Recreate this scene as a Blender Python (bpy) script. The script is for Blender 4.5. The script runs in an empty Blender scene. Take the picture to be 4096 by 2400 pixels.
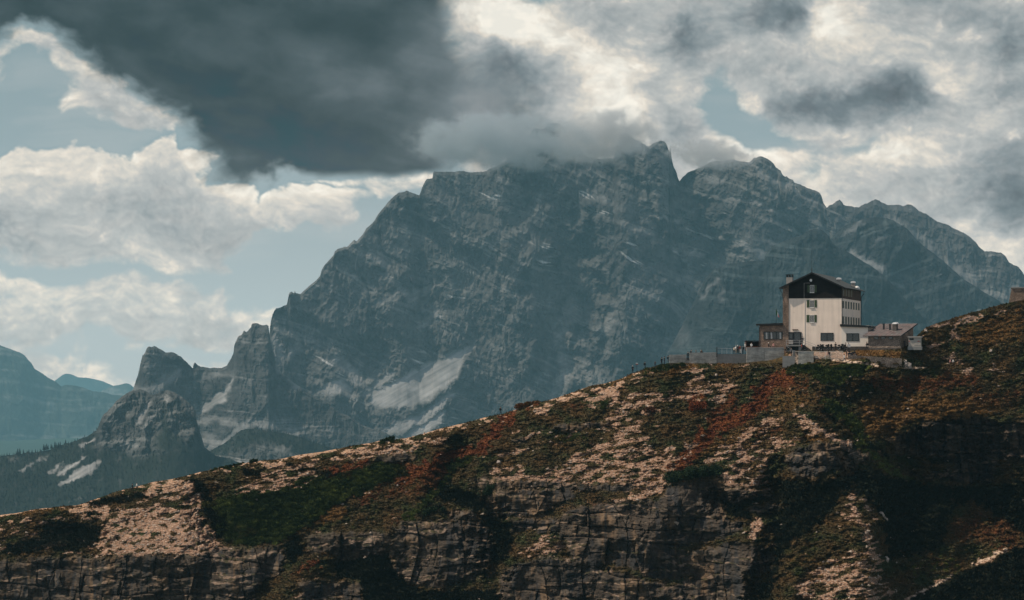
import bpy, bmesh, math, random
import numpy as np
from mathutils import Vector, Matrix
random.seed(7)
sc = bpy.context.scene
COL = sc.collection
F, VH = 9671.0, 1430.0          # focal length and horizon row in photograph pixels (4096 wide)
# ---------------------------------------------------------------- camera, sky light, sun, exposure
cam = bpy.data.cameras.new('camera'); cam_o = bpy.data.objects.new('camera', cam); COL.objects.link(cam_o)
cam.sensor_width = 36.0; cam.lens = F * 36.0 / 4096.0
cam_o.location = (0, 0, 0); cam_o.rotation_euler = (math.radians(90), 0, 0)
cam.shift_y = (VH - 1200.0) / 4096.0
cam.clip_start = 1.0; cam.clip_end = 120000.0
sc.camera = cam_o
SUN_AZ, SUN_EL = math.radians(-92), math.radians(53)     # azimuth from +Y, clockwise
w = bpy.data.worlds.new('World'); sc.world = w; w.use_nodes = True
nt = w.node_tree; nt.nodes.clear()
wo = nt.nodes.new('ShaderNodeOutputWorld'); bg = nt.nodes.new('ShaderNodeBackground')
sky = nt.nodes.new('ShaderNodeTexSky'); sky.sky_type = 'NISHITA'; sky.sun_disc = False
sky.sun_elevation = SUN_EL; sky.sun_rotation = SUN_AZ; sky.altitude = 2300
hs = nt.nodes.new('ShaderNodeHueSaturation'); hs.inputs['Saturation'].default_value = 0.45
nt.links.new(sky.outputs[0], hs.inputs['Color']); nt.links.new(hs.outputs[0], bg.inputs[0])
bg.inputs[1].default_value = 0.112
nt.links.new(bg.outputs[0], wo.inputs[0])
sun = bpy.data.lights.new('sun', 'SUN'); sun_o = bpy.data.objects.new('sun', sun); COL.objects.link(sun_o)
sun.energy = 4.6; sun.angle = math.radians(0.6); sun.color = (1.0, 0.86, 0.70)
sd_ = Vector((math.sin(SUN_AZ) * math.cos(SUN_EL), math.cos(SUN_AZ) * math.cos(SUN_EL), math.sin(SUN_EL)))
sun_o.rotation_euler = sd_.to_track_quat('Z', 'Y').to_euler(); sun_o.location = sd_ * 900
sc.view_settings.view_transform = 'Standard'; sc.view_settings.look = 'None'
sc.view_settings.exposure = 0.0; sc.view_settings.gamma = 1.0
sc.render.engine = 'CYCLES'
cy = sc.cycles
cy.use_denoising = True; cy.denoiser = 'OPENIMAGEDENOISE'; cy.denoising_prefilter = 'ACCURATE'
cy.max_bounces = 6; cy.diffuse_bounces = 2; cy.glossy_bounces = 2; cy.transmission_bounces = 2
cy.transparent_max_bounces = 6; cy.volume_bounces = 4; cy.caustics_reflective = False; cy.caustics_refractive = False
cy.volume_max_steps = 256; cy.volume_step_rate = 1.0
# ---------------------------------------------------------------- noise and fields
_r = np.random.RandomState(11)
PERM = np.tile(_r.permutation(256), 2).astype(np.int32)
_ang = _r.rand(256) * 2 * np.pi
GX, GY = np.cos(_ang).astype(np.float32), np.sin(_ang).astype(np.float32)
def gnoise(x, y, seed=0):
    x = np.asarray(x, np.float32) + np.float32(seed * 17.37); y = np.asarray(y, np.float32) + np.float32(seed * 9.71)
    xi = np.floor(x).astype(np.int32); yi = np.floor(y).astype(np.int32)
    fx = x - xi; fy = y - yi
    a = PERM[(xi + seed * 31) & 255]; b = PERM[(xi + 1 + seed * 31) & 255]
    h00 = PERM[a + (yi & 255)]; h10 = PERM[b + (yi & 255)]
    h01 = PERM[a + ((yi + 1) & 255)]; h11 = PERM[b + ((yi + 1) & 255)]
    ux = fx * fx * fx * (fx * (fx * 6 - 15) + 10); uy = fy * fy * fy * (fy * (fy * 6 - 15) + 10)
    n00 = GX[h00] * fx + GY[h00] * fy; n10 = GX[h10] * (fx - 1) + GY[h10] * fy
    n01 = GX[h01] * fx + GY[h01] * (fy - 1); n11 = GX[h11] * (fx - 1) + GY[h11] * (fy - 1)
    nx0 = n00 + ux * (n10 - n00); nx1 = n01 + ux * (n11 - n01)
    return (nx0 + uy * (nx1 - nx0)) * np.float32(1.5)
def fbm(x, y, o=5, seed=0, gain=0.5, lac=2.03):
    s = 0; a = 1.0; t = 0
    for i in range(o):
        s = s + a * gnoise(x, y, seed + i); t += a; a *= gain; x = x * lac; y = y * lac
    return s / t * 1.6
def ridged(x, y, o=5, seed=0, gain=0.5, lac=2.1):
    s = 0; a = 1.0; t = 0
    for i in range(o):
        s = s + a * (1 - 2 * np.abs(gnoise(x, y, seed + i))); t += a; a *= gain; x = x * lac; y = y * lac
    return s / t
def billow(x, y, o=5, seed=0, gain=0.5):
    return -ridged(x, y, o, seed, gain)
def hsh(i, j, seed=0):
    i = np.asarray(i).astype(np.int64); j = np.asarray(j).astype(np.int64)
    h = (i * 374761393 + j * 668265263 + seed * 974634777) & 0xFFFFFFFF
    h = ((h ^ (h >> 13)) * 1274126177) & 0xFFFFFFFF
    return (((h ^ (h >> 16)) & 0xFFFF) / 65535.0).astype(np.float32)
def ss(a, b, x):
    t = np.clip((x - a) / (b - a), 0, 1); return t * t * (3 - 2 * t)
def mixc(c, col, m):
    m = np.clip(m, 0, 1)[..., None]; return c * (1 - m) + np.asarray(col, np.float32) * m
# coarse fields over the photograph's directions, 8 px cells
CU0, CU1, CV0, CV1, CS = -1000, 5000, -400, 3000, 8
CUU, CVV = np.meshgrid(np.arange(CU0, CU1 + 1, CS, dtype=np.float32), np.arange(CV0, CV1 + 1, CS, dtype=np.float32))
def samp(fld, u, v):
    x = np.clip((u - CU0) / CS, 0, fld.shape[1] - 1.001); y = np.clip((v - CV0) / CS, 0, fld.shape[0] - 1.001)
    xi = x.astype(np.int32); yi = y.astype(np.int32); fx = x - xi; fy = y - yi
    return (fld[yi, xi] * (1 - fx) * (1 - fy) + fld[yi, xi + 1] * fx * (1 - fy) + fld[yi + 1, xi] * (1 - fx) * fy + fld[yi + 1, xi + 1] * fx * fy)
def segd(px, py, a, b):
    ax, ay = a; bx, by = b; dx, dy = bx - ax, by - ay; L = dx * dx + dy * dy + 1e-6
    t = np.clip(((px - ax) * dx + (py - ay) * dy) / L, 0, 1)
    return np.hypot(px - ax - t * dx, py - ay - t * dy)
def polysd(pts):      # >0 inside, px
    d = np.full(CUU.shape, 1e9, np.float32); ins = np.zeros(CUU.shape, bool)
    n = len(pts)
    for i in range(n):
        a, b = pts[i], pts[(i + 1) % n]
        d = np.minimum(d, segd(CUU, CVV, a, b))
        c = ((a[1] > CVV) != (b[1] > CVV)) & (CUU < (b[0] - a[0]) * (CVV - a[1]) / (b[1] - a[1] + 1e-9) + a[0])
        ins ^= c
    return np.where(ins, d, -d)
def strokef(pts, r):  # 1 on the line to 0 at distance 2r
    if len(pts) == 1: pts = [pts[0], (pts[0][0] + 1, pts[0][1])]
    d = np.full(CUU.shape, 1e9, np.float32)
    for a, b in zip(pts[:-1], pts[1:]): d = np.minimum(d, segd(CUU, CVV, a, b))
    return 1 - ss(0.35 * r, 2.0 * r, d)
def polyf(pts, soft=30):
    return ss(-soft, soft, polysd(pts))
def R1(x, y): return (2960 + x / 3.0775, 1020 + y / 3.0775)
def R2(x, y): return (2600 + x / 6.3, 1330 + y / 6.3)
def R3(x, y): return (3000 + x / 6.3, 1340 + y / 6.3)
def R4(x, y): return (3360 + x / 3.424, 1100 + y / 3.424)
def R5(x, y): return (2400 + x / 1.477, 1400 + y / 1.477)
def R6(x, y): return (1200 + x / 1.482, 1500 + y / 1.482)
def R7(x, y): return (x / 1.343, 1300 + y / 1.343)
def S1(x, y): return (x / 1.2305, y / 1.2305)
def S2(x, y): return (1800 + x / 1.0976, y / 1.0976)
def M3(x, y): return (1000 + x / 1.2843, 600 + y / 1.2843)
def M4(x, y): return (2200 + x / 1.329, 450 + y / 1.329)
def M5(x, y): return (1900 + x / 1.8, 400 + y / 1.8)
def PL(fn, s): 
    a = [float(t) for t in s.replace(',', ' ').split()]
    return [fn(a[i], a[i + 1]) for i in range(0, len(a), 2)]
# ---------------------------------------------------------------- object helpers
def tag(o, label=None, cat=None, group=None, kind=None):
    if label: o['label'] = label
    if cat: o['category'] = cat
    if group: o['group'] = group
    if kind: o['kind'] = kind
    return o
def gridmesh(name, P, col=None, mat=None, smooth=False, mask=None):
    nr, nc = P.shape[:2]
    me = bpy.data.meshes.new(name)
    me.vertices.add(nr * nc); me.vertices.foreach_set('co', P.astype(np.float32).ravel())
    i = np.arange(nr * nc, dtype=np.int32).reshape(nr, nc)
    q = np.stack([i[:-1, :-1], i[1:, :-1], i[1:, 1:], i[:-1, 1:]], -1).reshape(-1, 4)
    n = len(q)
    me.loops.add(n * 4); me.loops.foreach_set('vertex_index', q.ravel())
    me.polygons.add(n); me.polygons.foreach_set('loop_start', np.arange(0, n * 4, 4, dtype=np.int32))
    me.polygons.foreach_set('use_smooth', np.full(n, smooth))
    me.update(calc_edges=True)
    if col is not None:
        a = me.color_attributes.new('Col', 'FLOAT_COLOR', 'POINT')
        c = np.ones((nr * nc, 4), np.float32); c[:, :3] = col.reshape(-1, 3); a.data.foreach_set('color', c.ravel())
    if mat: me.materials.append(mat)
    o = bpy.data.objects.new(name, me); COL.objects.link(o); return o
def trimesh(name, V, T, col=None, mat=None, smooth=False):
    me = bpy.data.meshes.new(name)
    me.vertices.add(len(V)); me.vertices.foreach_set('co', V.astype(np.float32).ravel())
    k = T.shape[1]
    me.loops.add(T.size); me.loops.foreach_set('vertex_index', T.astype(np.int32).ravel())
    me.polygons.add(len(T)); me.polygons.foreach_set('loop_start', np.arange(0, T.size, k, dtype=np.int32))
    me.polygons.foreach_set('use_smooth', np.full(len(T), smooth))
    me.update(calc_edges=True)
    if col is not None:
        a = me.color_attributes.new('Col', 'FLOAT_COLOR', 'POINT')
        c = np.ones((len(V), 4), np.float32); c[:, :3] = col; a.data.foreach_set('color', c.ravel())
    if mat: me.materials.append(mat)
    o = bpy.data.objects.new(name, me); COL.objects.link(o); return o
def attr_mat(name, rough=0.95, nscale=2.0, amt=0.35, bump=0.3, bscale=4.0, bdist=0.1):
    m = bpy.data.materials.new(name); m.use_nodes = True; t = m.node_tree; b = t.nodes['Principled BSDF']
    at = t.nodes.new('ShaderNodeAttribute'); at.attribute_name = 'Col'
    tc = t.nodes.new('ShaderNodeTexCoord'); nz = t.nodes.new('ShaderNodeTexNoise')
    nz.inputs['Scale'].default_value = nscale; nz.inputs['Detail'].default_value = 4
    mr = t.nodes.new('ShaderNodeMapRange'); mr.inputs[1].default_value = 0.3; mr.inputs[2].default_value = 0.7
    mr.inputs[3].default_value = 1 - amt; mr.inputs[4].default_value = 1 + amt
    mx = t.nodes.new('ShaderNodeVectorMath'); mx.operation = 'SCALE'
    t.links.new(tc.outputs['Object'], nz.inputs['Vector']); t.links.new(nz.outputs[0], mr.inputs[0])
    t.links.new(at.outputs['Color'], mx.inputs[0]); t.links.new(mr.outputs[0], mx.inputs['Scale'])
    t.links.new(mx.outputs[0], b.inputs['Base Color'])
    b.inputs['Roughness'].default_value = rough; b.inputs['Specular IOR Level'].default_value = 0.1
    if bump:
        n2 = t.nodes.new('ShaderNodeTexNoise'); n2.inputs['Scale'].default_value = bscale; n2.inputs['Detail'].default_value = 3
        bp = t.nodes.new('ShaderNodeBump'); bp.inputs['Strength'].default_value = bump; bp.inputs['Distance'].default_value = bdist
        t.links.new(tc.outputs['Object'], n2.inputs['Vector']); t.links.new(n2.outputs[0], bp.inputs['Height'])
        t.links.new(bp.outputs[0], b.inputs['Normal'])
    return m
# ================================================================ sky (a distant dome sector with clouds)
def srgb(*c): 
    c = np.asarray(c, np.float32) / 255.0
    return np.where(c <= 0.04045, c / 12.92, ((c + 0.055) / 1.055) ** 2.4).astype(np.float32)
HAZE_D, HAZE_LEN, HAZE_TOP, HAZE_H = 5.0e-5, 34000.0, 770.0, (.135, .274, .325)
def build_sky():
    GS = 4.0; us = np.arange(-1400, 5600, GS).astype(np.float32); vs = np.arange(-900, 1900, GS).astype(np.float32)
    U, V = np.meshgrid(us, vs)
    # domain warp
    wx = fbm(U / 420, V / 420, 4, 1) * 95; wy = fbm(U / 420, V / 420, 4, 7) * 80
    wx2 = wx + fbm(U / 90, V / 90, 4, 21) * 26; wy2 = wy + fbm(U / 90, V / 90, 4, 27) * 22
    def g(lst, u, v):
        s = 0
        for cx, cy_, rx, ry, rot, a in lst:
            c, s_ = math.cos(math.radians(rot)), math.sin(math.radians(rot))
            dx, dy = u - cx, v - cy_; x = (dx * c + dy * s_) / rx; y = (-dx * s_ + dy * c) / ry
            s = s + a * np.exp(-(x * x + y * y))
        return s
    # --- clear sky behind
    base = srgb(146, 166, 172)[None, None] * (1 - ss(300, 1500, V))[..., None] + srgb(174, 187, 190)[None, None] * ss(300, 1500, V)[..., None]
    veil = ss(-.2, .9, fbm(U / 600 + wx / 500, V / 150 + wy / 500, 5, 40)); base = base * (1 - .30 * veil)[..., None] + srgb(186, 192, 192)[None, None] * (.30 * veil)[..., None]
    # --- cumulus cover: signed depth inside each bank, frayed by noise
    bank = polysd(PL(S1, '-900 800 0 760 60 750 140 690 200 690 260 730 370 745 500 790 600 795 720 760 840 700 930 760 1050 775 1150 880 1300 930 1350 1000 1450 960 1560 900 1790 930 1700 1040 1720 1100 1560 1165 1330 1150 1230 1190 1200 1330 1000 1310 850 1320 640 1330 400 1310 150 1300 -900 1300'))
    wisp = polysd(PL(S1, '-500 200 0 250 60 170 140 150 260 190 430 330 600 430 800 520 900 620 840 690 760 700 640 680 500 620 370 580 330 420 230 330 100 300 0 330 -500 400'))
    low = polysd(PL(S1, '-200 1350 160 1330 260 1390 380 1370 400 1345 580 1370 740 1330 900 1350 1000 1390 1110 1400 1200 1540 700 1560 350 1520 0 1560 -200 1560'))
    low2 = polysd([(-300, 1170), (200, 1180), (420, 1190), (720, 1160), (900, 1200), (1010, 1220), (1100, 1260), (1050, 1360), (600, 1370), (300, 1380), (0, 1400), (-300, 1420)])
    horiz = polysd([(-300, 1380), (60, 1330), (200, 1400), (560, 1460), (900, 1400), (1100, 1380), (1200, 1700), (-300, 1700)])
    pat = polysd(PL(S1, '1330 930 1600 880 1900 820 2140 820 2100 900 1900 940 1820 960 1790 920'))
    rgt = polysd([(1750, -400), (1750, 300), (1850, 800), (2700, 900), (3300, 1000), (4400, 1500), (5600, 1500), (5600, -900)])
    puff = billow(U / 170 + wx / 300, V / 130 + wy / 300, 7, 50, .57); soft = fbm(U / 110 + wx / 260, V / 70 + wy / 260, 6, 57)
    dens = np.full(U.shape, -1.0, np.float32)
    for s_, k, mxv in ((bank, 60, 1.1), (wisp, 55, .9), (low, 60, .75), (low2, 60, .8), (horiz, 90, .95), (pat, 50, .5), (rgt, 150, 1.1)):
        d = samp(s_, U + wx * .7 + wx2 * .3, V + wy * .7 + wy2 * .3) / k
        dens = np.maximum(dens, np.clip(d, -1.3, mxv))
    holes = [(2860, 370, 60, 110, 0, 1.3), (2950, 480, 130, 80, 40, 1.6), (3110, 560, 150, 45, 10, 1.3), (3400, 600, 170, 42, -20, .9), (2180, 25, 100, 36, 0, 1.0), (3215, 690, 50, 60, 0, .8), (3050, 480, 60, 50, 0, .8), (3900, 930, 200, 50, -30, .3),
             (500, 960, 90, 26, 0, .5), (250, 1090, 200, 30, 0, .3), (820, 950, 90, 30, 10, .6), (1000, 1040, 130, 40, 10, .6), (100, 1010, 80, 30, 0, .4), (3460, 830, 60, 20, 10, .5)]
    dens = dens - g(holes, U + wx * .6, V + wy * .6) + puff * .42 + soft * .38
    up = ss(150, 60, samp(bank, U, V)) * 0
    ew = .9 - .5 * (1 - ss(1250, 1500, U)) * ss(480, 560, V) * (1 - ss(900, 1020, V)); alpha = ss(.1 - .5 * ew, .1 + .5 * ew, dens); alpha = alpha * (.86 + .14 * ss(-.2, .5, soft))
    D = np.clip(dens + fbm(U / 30, V / 24, 3, 61) * .10, 0, 1.4)
    tau = np.zeros_like(D)
    for k_, wt in ((2, 1.), (4, 1.), (7, 1.2), (11, 1.5), (17, 2.), (26, 2.5), (38, 3.)):
        sx, sy = int(k_ * .55), int(k_ * .85)
        sh = np.empty_like(D); sh[sy:, sx:] = D[:D.shape[0] - sy, :D.shape[1] - sx]; sh[:sy] = D[:1]; sh[:, :sx] = D[:, :sx]
        tau += wt * sh
    tau /= 12.2
    big = fbm(U / 420 + wx / 500, V / 260 + wy / 500, 6, 71, .55)
    fin = billow(U / 52 + wx / 90, V / 38 + wy / 90, 5, 120, .58)
    rgtm = ss(1900, 2500, U)
    wsp = fbm(U / 70 + wx / 60, V / 34 + wy / 60, 5, 110); B = .70 + .30 * np.exp(-1.2 * tau) + wsp * .055 + fin * .058 + ss(.1, .9, puff + soft) * .07 + puff * (.115 + .01 * rgtm) + soft * .05 + big * (.10 + .06 * rgtm) + .03 * rgtm
    blobs = [(2000, 110, 130, 100, 20, .30), (2480, 460, 190, 130, 10, .22), (2330, 180, 330, 90, 15, .14), (3330, 80, 130, 120, 0, .2), (2020, 100, 110, 90, 20, .34), (2250, 190, 240, 70, 25, .18), (2420, 470, 170, 120, 10, .26), (2480, 330, 200, 90, 20, .14), (2980, 150, 160, 60, -10, .10), (3330, 50, 90, 90, 0, .30), (3500, 190, 160, 120, 0, .10),
             (3560, 590, 190, 55, 5, .24), (3500, 640, 150, 70, 0, .16), (3420, 300, 80, 40, -10, .16), (3950, 500, 150, 60, -20, .16), (3780, 330, 200, 60, 30, .18), (3900, 860, 90, 40, -30, .16), (3980, 1000, 140, 90, 20, .2), (4060, 560, 50, 20, 0, .2),
             (3000, 400, 120, 50, 50, .14), (2950, 600, 160, 60, 20, .22), (2620, 540, 60, 60, 0, -.06), (160, 700, 340, 90, 0, .12), (680, 590, 110, 40, 0, .14), (820, 680, 90, 60, 30, .14), (1000, 780, 150, 60, 25, .1), (380, 980, 250, 60, 0, .04), (1240, 800, 90, 60, 0, .08),
             (2740, 110, 70, 60, 30, -.42), (2700, 190, 80, 70, 45, -.30), (2820, 180, 60, 50, 0, -.20), (3060, 60, 170, 70, 0, -.28), (3180, 40, 80, 80, 0, -.30), (3020, 110, 120, 50, 0, -.12), (3300, 420, 230, 60, -8, -.44), (3560, 330, 190, 90, 10, -.40), (3640, 400, 170, 50, 0, -.20), (3420, 470, 250, 35, 0, -.14),
             (3900, 60, 170, 60, 20, -.22), (4060, 190, 100, 90, 0, -.36), (4050, 380, 160, 60, 0, -.25), (4020, 700, 160, 190, -20, -.30), (4090, 830, 120, 130, 0, -.25), (3760, 700, 90, 50, 0, -.06), (3520, 830, 160, 40, 20, -.04),
             (2120, 340, 220, 110, 20, -.24), (2000, 260, 130, 160, 0, -.22), (2600, 380, 90, 80, 30, -.18), (2700, 470, 110, 60, 30, -.24), (2740, 560, 150, 60, 20, -.14), (2420, 120, 120, 50, 0, -.06), (2300, 520, 90, 60, 0, -.10),
             (460, 830, 180, 50, 10, -.13), (700, 900, 150, 50, 0, -.1), (540, 350, 90, 60, 30, -.12), (250, 200, 130, 50, 30, -.05), (900, 980, 120, 60, 0, -.12), (60, 900, 80, 60, 0, -.1), (1040, 900, 120, 70, 0, -.06), (640, 520, 100, 40, 20, -.06)]
    B = B + g(blobs, U + wx * .6 + fbm(U / 60, V / 60, 3, 80) * 25, V + wy * .6 + fbm(U / 60, V / 60, 3, 85) * 20)
    B = np.clip(B, 0.03, 1.12)
    xs = np.array([0, .3, .55, .78, .95, 1.12]); cs = np.array([srgb(78, 92, 98), srgb(112, 124, 130), srgb(152, 160, 163), srgb(190, 192, 190), srgb(228, 221, 209), srgb(250, 245, 233)])
    cc = np.stack([np.interp(B, xs, cs[:, k]) for k in range(3)], -1)
    C = base * (1 - alpha[..., None]) + cc * alpha[..., None]; C = C * (1 - .05 * ss(0, 600, 600 - V))[..., None]
    # --- dark stratus bank, upper left to centre
    dk = polysd([(-1000, -400), (-1000, 230), (-60, 190), (40, 150), (80, 110), (200, 120), (300, 220), (400, 320), (560, 380), (690, 480), (770, 580), (860, 650), (900, 720), (1000, 745), (1100, 735), (1200, 700), (1450, 690), (1760, 680), (2100, 700), (2350, 690), (2380, 620), (2200, 470), (2080, 330), (1900, 230), (1830, 120), (1800, -400)])
    nzd = fbm(U / 260, V / 200, 5, 90)
    dd = samp(dk, U + wx * .35, V + wy * .35)
    soft = 55 + 90 * ss(1450, 2000, U) + 30 * ss(0, 400, U) * (1 - ss(800, 1200, U))
    ad = ss(-soft * .55, soft, dd + nzd * 34 + fbm(U / 80 + wx / 90, V / 55 + wy / 90, 5, 95) * 26)
    flat = ss(1150, 1350, U) * (1 - ss(1720, 1800, U))
    ad = ad * (1 - flat) + ss(-22, 30, dd + nzd * 12) * flat
    nzf = fbm(U / 330 + V / 500 + wx / 200, V / 120 - U / 420 + wy / 200, 6, 97); Dk = 0.175 + 0.06 * nzd + .05 * nzf + g([(150, 40, 260, 120, 20, -.07), (700, 230, 340, 90, 35, -.05), (1250, 60, 330, 70, 15, -.07), (1000, 420, 260, 80, 35, -.03), (1350, 300, 260, 130, 30, .07), (1180, 200, 90, 50, 20, .06), (1700, 420, 260, 160, 0, .10), (1950, 330, 180, 200, 0, .22),
                                (2000, 560, 260, 110, 0, .20), (2200, 600, 180, 90, 0, .18), (1760, 150, 150, 120, 0, .10), (1000, 640, 200, 50, 0, .07), (1600, 640, 300, 60, 0, .03), (1850, 60, 60, 90, 0, .2)], U + wx * .5, V + wy * .5)
    xs = np.array([0, .12, .25, .4, .6]); cs = np.array([srgb(50, 68, 72), srgb(62, 79, 84), srgb(82, 97, 102), srgb(116, 128, 133), srgb(164, 168, 170)])
    cd = np.stack([np.interp(Dk, xs, cs[:, k]) for k in range(3)], -1)
    C = C * (1 - ad[..., None]) + cd * ad[..., None]
    bl_ = C.copy()
    for ax in (0, 1):
        bl_ = (np.roll(bl_, 3, ax) + np.roll(bl_, -3, ax) + np.roll(bl_, 1, ax) + np.roll(bl_, -1, ax) + bl_) / 5
    C = np.clip(C + .3 * (C - bl_), .02, 1)
    # --- onto the dome; what the air in front takes away and adds is undone
    mu = np.concatenate([np.linspace(-9000, -700, 24), np.arange(-400, 4500, 4.0), np.linspace(4800, 13000, 24)]).astype(np.float32)
    mv = np.concatenate([np.linspace(-7000, -500, 20), np.arange(-260, 1850, 4.0), np.linspace(1880, 2600, 6)]).astype(np.float32)
    MU, MV = np.meshgrid(mu, mv)
    xi = np.clip(((MU + 1400) / GS), 0, len(us) - 1).astype(int); yi = np.clip(((MV + 900) / GS), 0, len(vs) - 1).astype(int)
    C = C[yi, xi]
    X = (MU - 2048) / F; Z = (VH - MV) / F
    T = np.exp(-HAZE_D * np.minimum(HAZE_LEN, HAZE_TOP / np.maximum(Z, 1e-4)))[..., None]
    hk = np.interp(MV, [100, 400, 800, 1100, 1400], [1.03, 1.02, 1.0, .975, .94])[..., None]
    C = np.clip((C - np.array(HAZE_H) * hk * (1 - T)) / T, 0.0, 6)
    Yd = 52000.0
    n = np.sqrt(1 + X * X + Z * Z)
    P = np.stack([X / n * Yd, Yd / n, Z / n * Yd], -1)
    m = bpy.data.materials.new('sky_and_clouds'); m.use_nodes = True; t = m.node_tree; t.nodes.clear()
    at = t.nodes.new('ShaderNodeAttribute'); at.attribute_name = 'Col'; em = t.nodes.new('ShaderNodeEmission'); out = t.nodes.new('ShaderNodeOutputMaterial')
    t.links.new(at.outputs['Color'], em.inputs[0]); em.inputs[1].default_value = 1.0; t.links.new(em.outputs[0], out.inputs[0])
    m.cycles.emission_sampling = 'NONE'
    o = gridmesh('sky', P, C, m); tag(o, kind='structure')
build_sky()
# ================================================================ relief sheets: a crest line at a real distance, and the slope below it
def interp_pts(pts, us):
    p = sorted(pts); return np.interp(us, [a[0] for a in p], [a[1] for a in p]).astype(np.float32)
def blur(a, r, ax):
    r = int(max(1, r))
    for _ in range(2):
        pad = [(0, 0)] * a.ndim; pad[ax] = (r + 1, r)
        s = np.cumsum(np.pad(a.astype(np.float64), pad, mode='edge'), axis=ax)
        n = a.shape[ax]
        hi = np.take(s, np.arange(2 * r + 1, 2 * r + 1 + n), ax); lo = np.take(s, np.arange(0, n), ax)
        a = ((hi - lo) / (2 * r + 1)).astype(np.float32)
    return a
def sheet(name, crest, dist, us, nv, vbot, cotf, dispf, colf, mat, jag=0, back=((6, -3), (40, -40), (160, -240)), below=None, smooth=False, seed=0, tpow=1.0, keep=False, bl=(60, 50), spk=1.0, crestf=None, offblend=0):
    us = us.astype(np.float32)
    vc = interp_pts(crest, us)
    if jag: vc = vc + fbm(us / 60, us * 0 + 3.3, 6, 200 + seed) * jag - np.abs(gnoise(us / 14, us * 0, 205 + seed)) * jag * .5
    if crestf: vc = vc + crestf(us)
    t = (np.linspace(0, 1, nv, dtype=np.float32) ** tpow)[:, None]
    vb = interp_pts(vbot, us) if isinstance(vbot, list) else np.full_like(us, vbot)
    V = vc[None] + (np.maximum(vb, vc + 40)[None] - vc[None]) * t
    U = np.broadcast_to(us[None], V.shape).copy()
    cot = cotf(U, V).astype(np.float32)
    y = np.empty_like(V); y[0] = interp_pts(dist, us)
    for i in range(nv - 1):
        dV = -(V[i + 1] - V[i]) / F; c = cot[i]; Vm = (VH - V[i]) / F
        y[i + 1] = y[i] + c * y[i] * dV / (1 - c * Vm)
    du_ = us[1] - us[0]; dv_ = float(np.median(V[1:] - V[:-1]))
    off = interp_pts(dist, us)[None]; yo = y - off
    ys = blur(yo, bl[0] / du_, 1); dev = yo - ys; dev = dev - blur(dev, bl[1] / dv_, 0)
    if offblend: dnn = V - V[:1]; osm = blur(off, offblend / du_, 1); off = off + (osm - off) * ss(15, 260, dnn)
    y = off + ys + dev * spk
    X = (U - 2048) / F * y; Z = (VH - V) / F * y
    d = dispf(U, V, X, y, Z, cot)                # metres toward the viewer's side of the slope
    fade = np.minimum(1, np.arange(nv, dtype=np.float32) / 6)[:, None]
    yn = y - d * fade
    P = np.stack([(U - 2048) / F * yn, yn, (VH - V) / F * yn], -1)
    C = colf(U, V, X, y, Z, cot)
    rows, cr = [], []
    for dy, dz in reversed(back):
        q = P[0].copy(); q *= ((q[:, 1] + dy) / q[:, 1])[:, None]; q[:, 2] += dz; rows.append(q); cr.append(C[0])
    P2 = np.concatenate([np.array(rows), P], 0); C2 = np.concatenate([np.array(cr), C], 0)
    if below:
        rr, cc_ = [], []
        for dy, dz in below:
            q = P[-1].copy(); q[:, 1] += dy; q[:, 2] += dz; rr.append(q); cc_.append(C[-1])
        P2 = np.concatenate([P2, np.array(rr)], 0); C2 = np.concatenate([C2, np.array(cc_)], 0)
    o = gridmesh(name, P2, np.clip(C2, 0.002, 0.9), mat, smooth)
    tag(o, kind='structure')
    return (o, U, V, P, cot) if keep else o
def layers(X, Z, h, seed, wmin=1.2, wmax=4.0, rnd=6):
    """blocky bedding: every bed broken into blocks that stand out by different amounts (0..1), with dark joints"""
    Zw = Z / h + 0.75 * gnoise(Z / h * 0.6, X * 0 + seed, seed) + 0.75 * gnoise(X / h * 0.13, Z / h * .3, seed + 3) + .12 * gnoise(X / h * .8, Z / h, seed + 4)
    k = np.floor(Zw); fz = Zw - k
    wk = (wmin + (wmax - wmin) * hsh(k, 0, seed)) * h
    xx = X / wk + hsh(k, 1, seed) * 9 + 0.34 * gnoise(X / h * .7, Z / h * .5, seed + 5)
    j = np.floor(xx); fx = xx - j
    d = hsh(k, j, seed + 2)
    edge = np.maximum(np.abs(2 * fz - 1) ** rnd, np.abs(2 * fx - 1) ** (rnd * 2))
    return d, edge
ROCKM = attr_mat('mountain_rock', nscale=0.02, amt=0.25, bump=0.5, bscale=0.06, bdist=6.0)
def bend(u): return 0.30 + 0.14 * np.sin(u / 900.0)      # dip of the beds across the massif
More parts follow.
